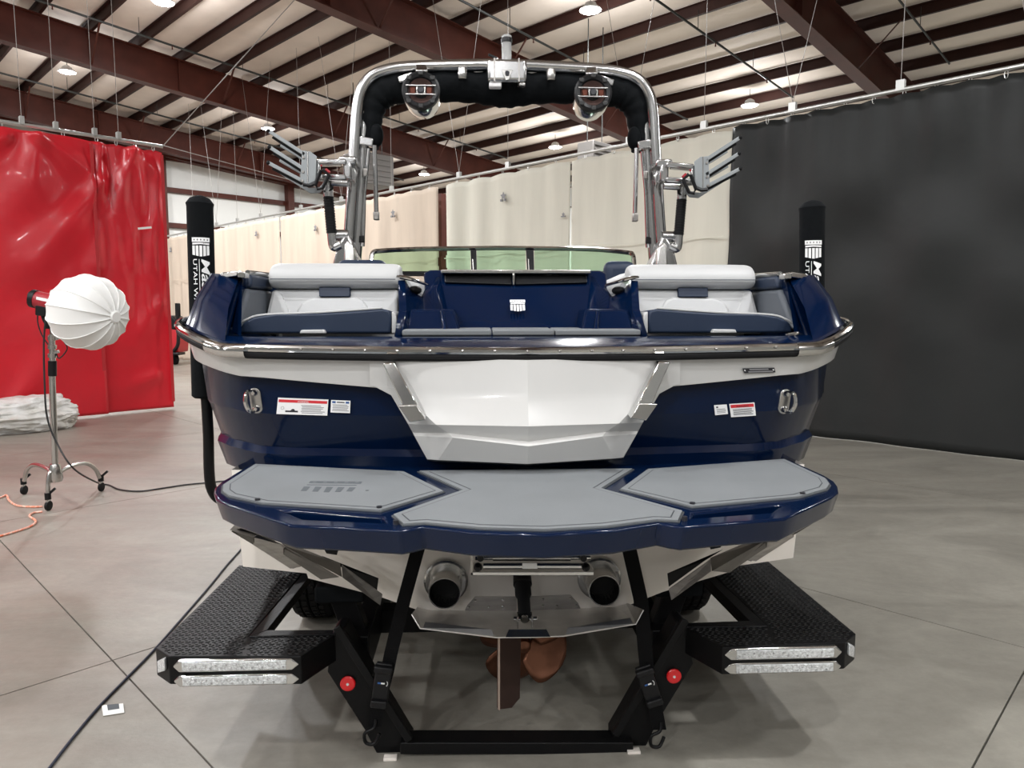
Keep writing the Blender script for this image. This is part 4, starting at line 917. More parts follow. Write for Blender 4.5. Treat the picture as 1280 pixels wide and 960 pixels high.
# folded canopy in its black boot under the arch
bt = [(461, 178), (462.5, 150), (467, 128), (480, 114), (500, 109), (540, 107), (580, 107.5), (612, 110), (632, 112)]
bh = smooth_path([at(x, y, 4.58) for x, y in bt], 5); bh[-1].x = 0
bfull = bh+[mir(p, -1) for p in bh[-2::-1]]; nb = len(bfull)
rad = []
for i, p in enumerate(bfull):
    e = min(i, nb-1-i)/(nb-1)*2; rad.append(.062+.035*min(1, e*3)+.012*math.exp(-((p.x)/.12)**2)+.004*math.sin(i*1.7))
MB().tube(bfull, rad, 18, flat=1.0).build('canopy_boot', 'black_canvas', tow)
for s in (1, -1):
    MB().lathe([(.045, -.05), (.05, 0), (.03, .05)], bp(462, 176, 4.58, s)+Vector((.01*s, 0, -.0)), (0, 0, 1), 12).build('boot_end', 'black_canvas', tow)
    e = bp(470, 172, 4.50, s); MB().ell(e+Vector((0, .03, .02)), (.042, .045, .07)).build('boot_flap', 'black_canvas', tow)
    # folded bimini struts
    for a, b, r in (((468, 182, 4.48), (470.5, 271, 4.48), .014), ((457, 186, 4.52), (453.5, 308, 4.52), .012), ((449.5, 190, 4.56), (446, 318, 4.56), .013), ((461, 186, 4.50), (456, 240, 4.50), .010)):
        MB().tube([bp(*a, s), bp(*b, s)], r, 8).build('bimini_strut', 'tower_aluminium', tow)
    MB().bar(bp(450, 176, 4.5, s), bp(467, 179, 4.5, s), .05, .05).build('strut_bracket', 'tower_aluminium', tow, bevel=.008)
    MB().box(bp(470.5, 270, 4.48, s), (.035, .04, .05)).build('strut_end', 'brushed_steel', tow, bevel=.006)
    MB().box(bp(453, 299, 4.52, s), (.03, .03, .045)).build('strut_end', 'black_plastic', tow, bevel=.006)
    MB().box(bp(456.5, 216, 4.5, s), (.03, .03, .05)).build('strut_joint', 'brushed_steel', tow, bevel=.006)
    # foot casting and gas strut
    f = [bp(*p, s) for p in [(414, 336, 4.42), (421, 306, 4.42), (430, 292, 4.42), (437, 294, 4.42), (444, 312, 4.42), (452, 336, 4.42)]]
    MB().hull2(f, [p+Vector((0, .16, 0)) for p in f]).build('tower_foot', 'tower_aluminium', tow, bevel=.02, seg=3)
    f = [bp(*p, s) for p in [(429, 336, 4.36), (430, 305, 4.38), (434, 300, 4.38), (442, 308, 4.38), (445, 336, 4.36)]]
    MB().hull2(f, [p+Vector((0, .1, 0)) for p in f]).build('foot_rib', 'polished_steel', tow, bevel=.012, seg=3)
    MB().tube([bp(415, 294, 4.45, s), bp(436, 294, 4.45, s)], .034, 14).build('foot_pivot', 'tower_aluminium', tow)
    ga, gb = bp(410.5, 246, 4.42, s), bp(414.5, 292, 4.42, s)
    gs = MB().tube([ga, gb], .028, 14).build('gas_strut', 'black_rubber', tow)
    for k in range(14): MB().tube([ga+(gb-ga)*((k+.2)/14), ga+(gb-ga)*((k+.7)/14)], .032, 12).build('bellows_ring', 'black_rubber', gs)
    MB().tube(smooth_path([gb, bp(415.5, 304, 4.42, s), bp(418, 309, 4.42, s), bp(426, 306, 4.42, s)], 4), .027, 12).build('strut_elbow', 'tower_aluminium', gs)
    MB().tube([ga+Vector((0, 0, .11)), ga], .03, 12).build('strut_head', 'tower_aluminium', gs)
    # rack arm clamp
    MB().box(bp(436, 213, 4.40, s), (.05, .12, .115)).build('rack_clamp', 'tower_aluminium', tow, bevel=.012)
    MB().box(bp(437, 203, 4.42, s), (.10, .16, .045)).build('rack_clamp', 'tower_aluminium', tow, bevel=.012)
    MB().prism([bp(*p, s) for p in [(441, 205, 4.40), (446, 216, 4.40), (445, 230, 4.40), (438, 222, 4.40)]], (0, .05, 0)).build('clamp_web', 'tower_aluminium', tow, bevel=.008)
# board racks: grey fork plates on two arms
def rack(s, dx=0.0, dy=0.0):
    rk_ = MB()
    M = lambda px, py, Y=4.30: bp(px+dx, py+dy, Y, s)
    pl = [(377.5, 188), (387.5, 189), (395.5, 195), (395, 226), (385, 230.5), (375, 227)]
    r = MB().prism([M(*p) for p in pl], (0, .012, 0)).build('board_rack', 'rack_grey', tow, bevel=.003)
    MB().prism([M(x, y, 4.296) for x, y in [(384, 189), (385, 189), (385, 229), (384, 229)]], (0, .004, 0)).build('plate_fold', 'polished_steel', r, smooth=False)
    for a, b in (((335.5, 163.5), (381, 193)), ((337, 184), (381, 212)), ((335.5, 203.5), (379, 226.5))):
        d = Vector((b[0]-a[0], b[1]-a[1])).normalized(); nx, ny = -d.y*2.3, d.x*2.3
        def quad(dx_, dy_, t0, t1, k): return [(a[0]+(b[0]-a[0])*t+nx*g*k+dx_, a[1]+(b[1]-a[1])*t+ny*g*k+dy_) for t, g in ((t0, -1), (t1, -1), (t1, 1), (t0, 1))]
        MB().prism([M(*p) for p in quad(0, 0, 0, 1, 1)], (0, .012, 0)).build('rack_tine', 'rack_grey', r, bevel=.003)
        MB().prism([M(x, y, 4.318) for x, y in quad(-.5, 3.6, .12, .97, .9)], (0, .018, 0)).build('rack_pad', 'black_rubber', r, bevel=.003)
        MB().ell(M(a[0], a[1], 4.306), (.013, .013, .013), 8, 6).build('tine_tip', 'black_rubber', r)
    for a, b in (((351, 181), (380, 199)), ((350, 200), (379, 217))):
        MB().bar(M(a[0], a[1], 4.42), M(b[0], b[1], 4.42), .014, .022).build('rack_tine', 'rack_grey', r, bevel=.003)
    # lower fork behind
    MB().prism([M(x, y, 4.44) for x, y in [(349, 217), (352, 216.5), (386, 235), (399, 234), (405, 228), (406, 234), (400, 241), (388, 242)]], (0, .012, 0)).build('rack_tine', 'rack_grey', r, bevel=.003)
    for x, y in ((379.5, 197), (379, 215), (378, 226)): MB().lathe([(.009, 0), (.007, .005)], M(x, y, 4.299), (0, -1, 0), 8).build('rack_bolt', 'brushed_steel', r)
    # arms to the tower
    for y, Y in ((202.5, 4.34), (221.5, 4.36)):
        MB().bar(M(397, y, Y), bp(433, y, Y, s), .05, .030).build('rack_arm', 'tower_aluminium', r, bevel=.008)
        MB().bar(M(400, y+4, Y+.01), bp(427, y+4, Y+.01, s), .03, .012).build('rack_arm', 'polished_steel', r, bevel=.004)
    MB().bar(M(397, 201, 4.335), M(397, 226, 4.335), .03, .03).build('arm_end', 'tower_aluminium', r, bevel=.006)
    MB().tube([M(415, 228, 4.36), bp(435, 229, 4.36, s)], .022, 12).build('rack_arm', 'tower_aluminium', r)
    # black latch handles with red release
    h = [M(x, y, 4.28) for x, y in [(394, 231), (401, 213), (404, 212), (411, 219), (403, 235), (397, 236)]]
    MB().tube(h, .011, 8, closed=True).build('latch_handle', 'black_plastic', r)
    MB().tube([M(x, y, 4.28) for x, y in [(379, 231), (388, 232), (395, 229)]], .010, 8).build('latch_handle', 'black_plastic', r)
    MB().tube([M(x, y, 4.40) for x, y in [(416, 226), (415, 236), (410, 240), (405, 239)]], .008, 8).build('latch_handle', 'black_plastic', r)
    MB().bar(M(407, 211, 4.27), M(412.5, 216, 4.27), .014, .014).build('release_tab', 'lamp_red', r, bevel=.004)
    MB().bar(M(401, 206, 4.27), M(402.5, 208, 4.27), .012, .012).build('release_tab', 'lamp_red', r, bevel=.004)
rack(1); rack(-1, 0, 2)
# tower speakers
for s, cxp, cyp in ((1, 526.5, 114.5), (-1, None, None)):
    c = bp(526.5, 115, 4.36, s)
    ax = Vector((0, 1, -.13)).normalized()
    sp = MB().lathe([(.098, -.03), (.108, -.02), (.110, .02), (.108, .10), (.095, .17), (.06, .21), (.0, .22)], c, ax, 32, caps=False).build('tower_speaker', 'chrome', tow)
    fax = -ax
    MB().lathe([(.112, .0), (.112, .03), (.100, .036), (.080, .030), (.074, .020)], c, fax, 32, caps=False).build('speaker_ring', 'black_plastic', sp)
    MB().lathe([(.076, .020), (.040, .004), (.036, .004)], c, fax, 32, caps=False).build('speaker_cone', 'speaker_cone', sp)
    MB().lathe([(.042, .004), (.03, .012), (.012, .016), (0, .016)], c, fax, 24, caps=False).build('speaker_hub', 'black_plastic', sp)
    fu = Vector((0, .13, 1)).normalized()
    for k in (-1, 1):
        MB().bar(c+fax*.030+fu*.026*k+Vector((-.088, 0, 0)), c+fax*.030+fu*.026*k+Vector((.088, 0, 0)), .008, .008).build('speaker_bar', 'polished_steel', sp, bevel=.002)
        MB().box(c+fax*.018+Vector((.048*k, 0, 0)), (.034, .012, .044)).build('speaker_horn', 'copper_ring', sp, bevel=.006)
        MB().box(c+fax*.022+Vector((.022*k, 0, 0)), (.012, .012, .04)).build('speaker_horn', 'polished_steel', sp, bevel=.003)
    for a in (45, 90, 135, 225, 270, 315):
        t = math.radians(a); MB().box(c+fax*.036+Vector((math.cos(t)*.097, 0, 0))+fu*math.sin(t)*.097, (.03, .012, .026)).build('ring_lug', 'lug_grey', sp, bevel=.005)
    MB().lathe([(.022, 0), (.022, .022), (.016, .028)], c+fax*.008, fax, 16).build('tweeter', 'dark_print', sp)
    MB().bar(bp(527, 93, 4.4, s), bp(527, 84, 4.5, s), .07, .05).build('speaker_mount', 'tower_aluminium', sp, bevel=.008)
    MB().bar(bp(499, 101, 4.47, s), bp(517, 95, 4.45, s), .05, .04).build('speaker_mount', 'tower_aluminium', sp, bevel=.008)
    MB().lathe([(.026, 0), (.030, -.02), (.030, -.055), (.027, -.062)], bp(578, 86, 4.44, s), UP, 16).build('tower_light', 'polished_steel', tow)
# centre clamp with light post
c = at(632, 90, 4.42); c.x = 0.0
cl = MB().box(c+Vector((0, .05, 0)), (.235, .18, .13)).build('tow_clamp', 'tower_aluminium', tow, bevel=.02, seg=3)
for x in (-.075, .07): MB().box(c+Vector((x, .05, 0)), (.008, .184, .134)).build('clamp_seam', 'brushed_steel', cl, smooth=False)
MB().prism([c+Vector((x, -.045, z)) for x, z in [(-.035, .0), (.035, .0), (.012, -.062), (-.012, -.062)]], (0, .03, 0)).build('tow_pin_boss', 'polished_steel', cl, bevel=.004)
MB().lathe([(.013, 0), (.013, .01)], c+Vector((0, -.044, -.022)), (0, -1, 0), 14).build('tow_pin', 'dark_print', cl)
MB().box(c+Vector((-.07, .0, -.08)), (.075, .05, .03)).build('clamp_foot', 'white_print', cl, bevel=.008)
MB().box(c+Vector((.09, .0, -.075)), (.04, .05, .02)).build('clamp_foot', 'polished_steel', cl, bevel=.006)
MB().lathe([(.030, .05), (.030, .19), (.032, .195)], c+Vector((.0, .05, 0)), UP, 18).build('light_post', 'clear_acrylic', cl)
MB().lathe([(.022, .05), (.022, .185)], c+Vector((.0, .05, 0)), UP, 12).build('post_core', 'polished_steel', cl)
MB().lathe([(.034, .185), (.034, .205), (.031, .212)], c+Vector((.0, .05, 0)), UP, 18).build('post_collar', 'black_plastic', cl)
MB().lathe([(.031, .212), (.031, .222), (.025, .227)], c+Vector((.0, .05, 0)), UP, 18).build('post_cap', 'clear_acrylic', cl)
MB().bar(c+Vector((-.06, .03, .06)), c+Vector((-.06, .03, .09)), .015, .015).build('lever', 'polished_steel', cl)
MB().bar(c+Vector((-.055, .03, .085)), c+Vector((-.11, .03, .11)), .016, .014).build('lever', 'black_plastic', cl, bevel=.004)
# ================================================================== the trailer
TX = -.045
def smooth_path2(pts):
    return [(p.x, p.y) for p in smooth_path([Vector((a, b, 0)) for a, b in pts], 4)]
trailer = tag(empty('boat_trailer', (TX, 4.2, 0)), 'black steel boat trailer with treaded rear steps under the boat', 'trailer')
def tmir(p, s): p = Vector(p); return p if s == 1 else Vector((2*TX-p.x, p.y, p.z))
ZS = .494
for s in (1, -1):
    T = lambda px, py, z=ZS: tmir(atz(px, py, z), s)
    outer = [T(299, 706), T(194.5, 810), T(211, 820.5), T(376, 821.5), T(420, 793), T(416, 787), T(334, 787), T(311, 795.5), T(378, 721)]
    # a solid L: side plate + rear plate, edges down to the lamp panel
    dn = Vector((0, 0, -.108))
    a = [T(299, 706), T(194.5, 810), T(211, 820.5), T(305, 821), T(311, 795.5), T(378, 716)]
    b = [T(305, 821), T(376, 821.5), T(420, 793), T(416, 787.5), T(334, 787.5), T(311, 795.5)]
    st = MB().prism([T(299, 706), T(194.5, 810), T(211, 820.5), T(376, 820.5), T(420, 793), T(416, 787.5), T(334, 787.5), T(311, 795.5), T(378, 716)], dn).build('step', 'black_powder_coat', trailer, bevel=.004, smooth=False)
    MB().prism([T(334, 787.5, ZS+.004), T(311, 795.8, ZS+.004), T(378, 718, ZS+.004), T(389, 718, ZS+.004)], (0, 0, -.04)).build('step_kerb', 'black_powder_coat', st, bevel=.003)
    MB().prism([T(334, 787.5, ZS+.006), T(416, 787, ZS+.006), T(420, 792, ZS+.006), T(311, 795.5, ZS+.006)], (0, 0, -.05)).build('step_kerb', 'black_powder_coat', st, bevel=.003)
    # raised tread lugs
    def inside(p, poly):
        c = False; n = len(poly)
        for i in range(n):
            x1, y1, x2, y2 = poly[i].x, poly[i].y, poly[i-1].x, poly[i-1].y
            if (y1 > p.y) != (y2 > p.y) and p.x < (x2-x1)*(p.y-y1)/(y2-y1)+x1: c = not c
        return c
    pa, pb = poly_inset(a, .012), poly_inset(b, .010)
    lug = MB(); y = 2.55; r_ = 0
    while y < 3.6:
        x = -1.40+(.0125 if r_ % 2 else 0)
        while x < -.70:
            p = tmir((x, y, ZS), s)
            if inside(p, pa) or inside(p, pb):
                ang = math.radians(28 if r_ % 2 else -28); d = Vector((math.cos(ang), math.sin(ang), 0)); n_ = Vector((-d.y, d.x, 0))
                q = [p-d*.011, p-n_*.0042, p+d*.011, p+n_*.0042]; c = [v+UP*.0028+(p-v)*.35 for v in q]
                lug.add(q+c, [(0,1,5,4),(1,2,6,5),(2,3,7,6),(3,0,4,7),(4,5,6,7)])
            x += .025
        y += .0155; r_ += 1
    tag(lug.build('tread_lugs', 'tread_black', st, smooth=False), kind='stuff')
    # lamps
    YF = atz(290, 820.5, ZS).y-.012
    for y0, y1 in ((824.5, 840), (843.5, 858)):
        zt, zb = at(290, y0, YF).z, at(290, y1, YF).z
        x0, x1 = at(215, 830, YF).x, at(375, 830, YF).x
        zc, h = (zt+zb)/2, (zt-zb)/2
        def LX(x, yy, z): return tmir((x, yy, z), s)
        out = [LX(x0, YF, zc), LX(x0+.022, YF, zt), LX(x1-.03, YF, zt), LX(x1, YF, zc), LX(x1-.03, YF, zb), LX(x0+.022, YF, zb)]
        lb = MB().prism(out, (0, .05, 0)).build('light_bar', 'chrome', trailer, bevel=.006, seg=3)
        inn = [LX(x0+.035, YF-.004, zc+h*.72), LX(x1-.05, YF-.004, zc+h*.72), LX(x1-.05, YF-.004, zc-h*.72), LX(x0+.035, YF-.004, zc-h*.72)]
        MB().prism(inn, (0, .01, 0)).build('lens', 'clear_lens', lb, bevel=.003)
        for k in range(20):
            x = x0+.045+(x1-x0-.105)*k/19
            MB().lathe([(.0042, 0), (.0035, .002)], LX(x, YF-.005, zc+h*.25*(-1)**k), (0, -1, 0), 6).build('led', 'led_board', lb, smooth=False)
    f = [tmir(at(x, y, Y), s) for x, y, Y in [(196, 827, atz(194.5, 810, ZS).y-.012), (205, 823.5, YF+.022), (206, 839, YF+.022), (197, 842, atz(194.5, 810, ZS).y-.012)]]
    MB().prism(f, (0, .02, 0)).build('side_marker', 'clear_lens', st, bevel=.004)
    # upright plate with red reflector
    f = [tmir(at(x, y, 2.70), s) for x, y in [(409, 840), (415, 792), (421, 785), (431, 785), (464, 845), (514, 928), (514, 943), (471, 943), (456, 913)]]
    up = MB().prism(f, (0, .10, 0)).build('upright', 'black_powder_coat', trailer, bevel=.005)
    MB().bar(tmir(at(421, 783, 2.66), s), tmir(at(512, 925, 2.66), s), .03, .02, up=Vector((0, 1, 0))).build('upright_flange', 'black_powder_coat', up, bevel=.003)
    rc = tmir(at(435, 854, 2.695), s)
    rf = MB().lathe([(.030, 0), (.030, .006), (.026, .009), (0, .009)], rc, (0, -1, 0), 24, caps=False).build('reflector', 'reflector_red', trailer)
    MB().lathe([(.006, 0), (.005, .004)], rc-Vector((0, .008, 0)), (0, -1, 0), 10).build('reflector_rivet', 'white_print', rf)
    MB().box(tmir(at(488, 948, 2.66), s), (.052, .03, .018)).build('guide_tab', 'hull_bottom_white', up, bevel=.002)
    # long frame rail, support arms and bunk
    MB().bar((TX-.62*s, 2.80, .36), (TX-.62*s, 6.2, .40), .08, .16).build('frame_rail', 'black_powder_coat', trailer, bevel=.006)
    MB().bar((TX-.62*s, 6.2, .40), (TX-.03*s, 8.4, .42), .08, .16).build('frame_rail', 'black_powder_coat', trailer, bevel=.006)
    MB().bar(tmir((TX-.70, 2.82, .605), s), tmir((TX-.70, 5.4, .605), s), .20, .07).build('bunk', 'black_canvas', trailer, bevel=.01)
    for y in (2.90, 5.2): MB().bar(tmir((TX-.64, y, .40), s), tmir((TX-.70, y, .58), s), .07, .10).build('bunk_arm', 'black_powder_coat', trailer, bevel=.004)
    # fender
    fr = []
    for wx in (-1.22, -1.19, -.90):
        fr.append([tmir((TX+wx, y, z-(0.04 if wx == -1.22 else 0)), s) for y, z in smooth_path2([(3.66, .46), (3.68, .62), (3.80, .70), (4.0, .735), (5.0, .735), (5.25, .70), (5.36, .62), (5.38, .46)])])
    fr.insert(0, [p-Vector((0, 0, .05)) for p in fr[0]])
    MB().grid(fr).build('fender', 'black_powder_coat', trailer, angle=50, solid=.006)
    # wheels
    for y in (4.08, 4.92):
        c = tmir((TX-1.06, y, .345), s); ax = Vector((1, 0, 0))
        tr_ = [(.20, -.11), (.31, -.115), (.335, -.10), (.345, -.075), (.345, -.055), (.333, -.052), (.333, -.044), (.345, -.041), (.345, -.006), (.333, -.003), (.333, .003), (.345, .006), (.345, .041), (.333, .044), (.333, .052), (.345, .055), (.345, .075), (.335, .10), (.31, .115), (.20, .11)]
        wh = MB().lathe(tr_, c, ax, 44, caps=False).build('tyre', 'tyre', trailer, angle=25)
        MB().lathe([(.20, -.10), (.19, -.05), (.06, -.03), (.06, .03), (.19, .05), (.20, .10)], c, ax, 28).build('rim', 'brushed_steel', wh)
        tb = MB()
        for k in range(44):
            t = 2*math.pi*k/44
            for x in (-.062, -.022, .022, .062):
                tb.box(c+Vector((x, math.cos(t+x*3)*.344, math.sin(t+x*3)*.344)), (.026, .028, .012), M=Matrix.Rotation(t+x*3-math.pi/2, 3, 'X'))
        tag(tb.build('tread_blocks', 'tyre', wh, smooth=False), kind='stuff')
    # guide post with padded sleeve
    if s == 1: cx0, cx1, Yp, yt = (at(251, 300, 3.3), at(255.5, 470, 3.3), 3.3, 244.5)
    else: cx0, cx1, Yp, yt = (at(1015, 300, 3.3), at(1014, 470, 3.3), 3.3, 250)
    zt = at(251 if s == 1 else 1015, yt, 3.3).z; d = (cx1.x-cx0.x)/(cx1.z-cx0.z)
    P = lambda z: Vector((cx0.x+d*(z-cx0.z), 3.3+.0, z))
    lowp = [at(258, 500, 3.3), at(260.5, 545, 3.3), at(261.5, 590, 3.3), at(265, 612, 3.3), at(276, 625, 3.32), at(300, 632, 3.36), at(340, 690, 3.40)]
    lowp = lowp if s == 1 else [tmir(p, -1) for p in lowp]
    gp = MB().tube([P(1.40)]+smooth_path(lowp, 4), .024, 12).build('guide_post', 'black_powder_coat', trailer)
    R_ = .056
    sl = MB().lathe([(.045, 0), (R_, .01), (R_, zt-1.36-.05), (R_+.003, zt-1.36-.035), (R_*.75, zt-1.36-.012), (.012, zt-1.36)], P(1.36), P(2.2)-P(1.36), 28).build('post_sleeve', 'black_canvas', gp)
    MB().bar(Vector((TX-.62*s, 3.4, .38)), lowp[-1], .05, .06).build('post_arm', 'black_powder_coat', gp, bevel=.004)
    # prints wrapped on the sleeve
    a0 = math.radians(20 if s == 1 else -20)
    def wrap(o):
        Mw = wloc(o)
        for v in o.data.vertices:
            w_ = v.co+Mw; u = w_.x; cz = P(w_.z); th = u/R_; dd = R_+.0012-w_.y
            v.co = Vector((cz.x+math.sin(th)*dd, cz.y-math.cos(th)*dd, w_.z))-Mw
    # flat at y=0, x = arc length from the front line; then wrapped round the sleeve
    shift = (.020 if s == 1 else -.018)
    def subdiv(o, n=3):
        bm = bmesh.new(); bm.from_mesh(o.data); bmesh.ops.subdivide_edges(bm, edges=[e for e in bm.edges if e.calc_length() > .012], cuts=n, use_grid_fill=True); bm.to_mesh(o.data); bm.free()
    zc = at(258, 309, 3.25).z
    e = crest(trailer, Vector((shift, 0, zc)), (1, 0, 0), UP, .074, .084, 'white_print', 'dark_print', 'sleeve_emblem')
    for o in [e]+list(e.children): subdiv(o); wrap(o)
    zt2 = at(258, 324, 3.25).z
    t1 = text('sleeve_lettering', 'MasterCraft', 'white_print', gp, Vector((shift-.000, 0, zt2)), -UP, Vector((1, 0, 0)), .036, .42, shear=.2, bold=.012)
    t2 = text('sleeve_lettering', 'UTAH WATERSPORTS', 'white_print', gp, Vector((shift-.034, 0, zt2)), -UP, Vector((1, 0, 0)), .017, .42)
    ln = MB().prism([Vector((shift-.0095, 0, zt2)), Vector((shift-.007, 0, zt2)), Vector((shift-.007, 0, zt2-.42)), Vector((shift-.0095, 0, zt2-.42))], (0, -.0005, 0)).build('sleeve_line', 'white_print', gp, smooth=False)
    for o in (t1, t2, ln): subdiv(o, 1); wrap(o)
MB().prism([at(500, 928.5, 2.66), at(792, 928.5, 2.66), at(792, 943.5, 2.66), at(500, 943.5, 2.66)], (0, .09, 0)).build('cross_bar', 'black_powder_coat', trailer, bevel=.005)
MB().prism([at(510, 919, 2.755), at(782, 919, 2.755), at(782, 929, 2.755), at(510, 929, 2.755)], (0, .03, 0)).build('cross_bar', 'black_powder_coat', trailer, bevel=.004)
for y in (3.2, 4.5, 5.6): MB().box((TX, y, .34), (1.3 if y < 5 else 1.2, .09, .11)).build('cross_member', 'black_powder_coat', trailer, bevel=.005)
for y in (4.08, 4.92): MB().tube([(TX-1.1, y, .345), (TX+1.1, y, .345)], .04, 12).build('axle', 'black_powder_coat', trailer)
MB().bar((TX, 8.3, .42), (TX, 9.6, .44), .09, .13).build('tongue', 'black_powder_coat', trailer, bevel=.006)
MB().tube([(TX, 9.3, .04), (TX, 9.3, .9)], .035, 12).build('jack', 'black_powder_coat', trailer)
MB().box((TX, 9.3, .02), (.2, .2, .04)).build('jack_foot', 'black_powder_coat', trailer, bevel=.006)
# ---- tie-down straps
def strap(pts, w0, label, buck):
    e = tag(empty('tie_down_strap', at(*pts[-1])), label, 'strap', 'tie-down straps at the stern')
    P = [at(*p) for p in pts]
    rows = [[p+Vector((-w0/2, 0, 0)), p+Vector((w0/2, 0, 0))] for p in P]
    MB().grid(rows).build('webbing', 'black_webbing', e, smooth=False, solid=.004)
    (bx0, by0), (bx1, by1), Y = buck
    a, b = at(bx0, by0, Y), at(bx1, by1, Y); u = (b-a).normalized(); ln = (b-a).length
    r = Vector((1, 0, 0)); r = (r-u*r.dot(u)).normalized(); n_ = r.cross(u)
    M = Matrix((r, u, n_)).transposed()
    bk = MB().box(a+u*ln*.5, (.062, ln, .02), M=M).build('buckle', 'black_plastic', e, bevel=.006)
    MB().box(a+u*ln*.12-Vector((0, .014, 0)), (.070, ln*.16, .03), M=M).build('buckle_bar', 'black_plastic', bk, bevel=.006)
    MB().box(a+u*ln*.95-Vector((0, .010, 0)), (.064, ln*.18, .03), M=M).build('buckle_bar', 'black_plastic', bk, bevel=.006)
    c = a+u*ln*.46-Vector((0, .0135, 0))
    MB().box(c-r*.010, (.012, .007, .001), M=M).build('buckle_print', 'blue_print', bk, smooth=False); MB().box(c+r*.004, (.014, .006, .001), M=M).build('buckle_print', 'white_print', bk, smooth=False)
    MB().tube([c+r*(.016+.006*math.cos(t))+u*.010*math.sin(t) for t in [-1.2+.3*k for k in range(9)]], .0012, 5).build('buckle_print', 'white_print', bk)
    h = P[-1]
    MB().tube(smooth_path([h+Vector((.006, 0, .03)), h+Vector((.0, -.01, .0)), h+Vector((-.035, -.012, -.02)), h+Vector((-.032, -.01, -.06)), h+Vector((.0, -.008, -.065)), h+Vector((.02, 0, -.03))], 5), .007, 8).build('hook', 'black_powder_coat', e)
    return e
strap([(523, 684, 2.58), (505, 750, 2.60), (489, 815, 2.61), (484, 840, 2.62), (476, 870, 2.63), (470, 895, 2.64), (468, 908, 2.64)], .052, 'black tie-down strap with buckle on the left of the propeller', ((481, 828), (474, 880), 2.605))
strap([(786, 684, 2.58), (801, 750, 2.60), (807, 820, 2.61), (810, 845, 2.62), (817, 875, 2.63), (822, 900, 2.64), (824, 912, 2.64)], .056, 'black tie-down strap with buckle on the right of the propeller', ((803, 832), (818, 878), 2.605))
# ================================================================== photo lamp on a rolling stand
b = atz(68, 594, .30)
stand = tag(empty('photo_light', Vector((b.x, b.y, 0))), 'white globe softbox lamp on a rolling steel stand before the red curtain', 'studio lamp')
YB = b.y
def SP(px, py): return at(px, py, YB)
post0, post1 = SP(69, 588), SP(65, 470)
MB().tube([post0-UP*.06, post1], .027, 14).build('post', 'polished_steel', stand)
MB().tube([SP(65.5, 470), SP(65.5, 451)], .034, 14).build('collar', 'black_plastic', stand)
MB().tube([SP(65.5, 451), SP(64.5, 418)], .026, 14).build('riser', 'polished_steel', stand)
for y in (447, 436, 425): MB().tube([SP(65, y), SP(65, y-5)], .036, 14).build('clamp', 'polished_steel', stand)
for y in (441, 424): MB().bar(SP(67, y), SP(74, y-2), .02, .03).build('clamp_knob', 'polished_steel', stand, bevel=.005)
MB().tube([SP(64.5, 418), SP(63.5, 406)], .014, 10).build('spigot', 'polished_steel', stand)
MB().lathe([(.05, -.1), (.06, -.07), (.05, .03), (.04, .06)], post0, UP, 14).build('hub', 'polished_steel', stand)
for px, py in ((30.5, 618), (61, 638), (127, 614)):
    w_ = atz(px, py, .0); t = Vector((w_.x, w_.y, 0)); o_ = Vector((post0.x, post0.y, 0)); dd = (t-o_)
    lg = smooth_path([o_+UP*.30, o_+dd*.25+UP*.335, o_+dd*.62+UP*.33, o_+dd*.86+UP*.25, o_+dd*.97+UP*.14], 5)
    leg = MB().tube(lg, .020, 12).build('leg', 'polished_steel', stand)
    MB().tube([t+UP*.16, t+UP*.10], .026, 12).build('leg_socket', 'black_plastic', leg)
    MB().bar(t+UP*.14, t+UP*.20+_rt*.07, .012, .02).build('leg_lever', 'black_plastic', leg)
    ct = MB().box(t+UP*.075, (.022, .05, .06)).build('caster', 'polished_steel', stand, bevel=.005)
    MB().lathe([(.02, -.014), (.042, -.012), (.044, 0), (.042, .012), (.02, .014)], t+UP*.044, _rt, 18).build('caster_wheel', 'black_rubber', ct)
# yoke and lamp head
MB().tube(smooth_path([SP(63, 408), SP(58, 404), SP(54, 395), SP(53, 386)], 5), .018, 10).build('yoke', 'black_plastic', stand)
MB().box(SP(61, 406), (.05, .06, .07)).build('yoke_clamp', 'black_plastic', stand, bevel=.01)
ha, hb = SP(45, 374), SP(72, 380); hd = (hb-ha).normalized()
head = MB().tube([ha, hb], .075, 18).build('lamp_head', 'lamp_red', stand)
MB().tube([ha-hd*.03, ha+hd*.01], .08, 18).build('head_cap', 'black_plastic', head)
MB().tube([ha-hd*.05-UP*-.02, ha-hd*.03-UP*-.02], .04, 14).build('head_knob', 'black_plastic', head)
MB().bar(ha+hd*.02-UP*.09, hb-UP*.07, .12, .09).build('head_base', 'black_plastic', head, bevel=.01)
MB().tube([hb-hd*.01, hb+hd*.05], .085, 18).build('mount_ring', 'black_plastic', head)
MB().bar(ha+hd*.05-Vector((0, .075, -.02)), ha+hd*.15-Vector((0, .075, -.02)), .004, .025).build('head_print', 'white_print', head, smooth=False)
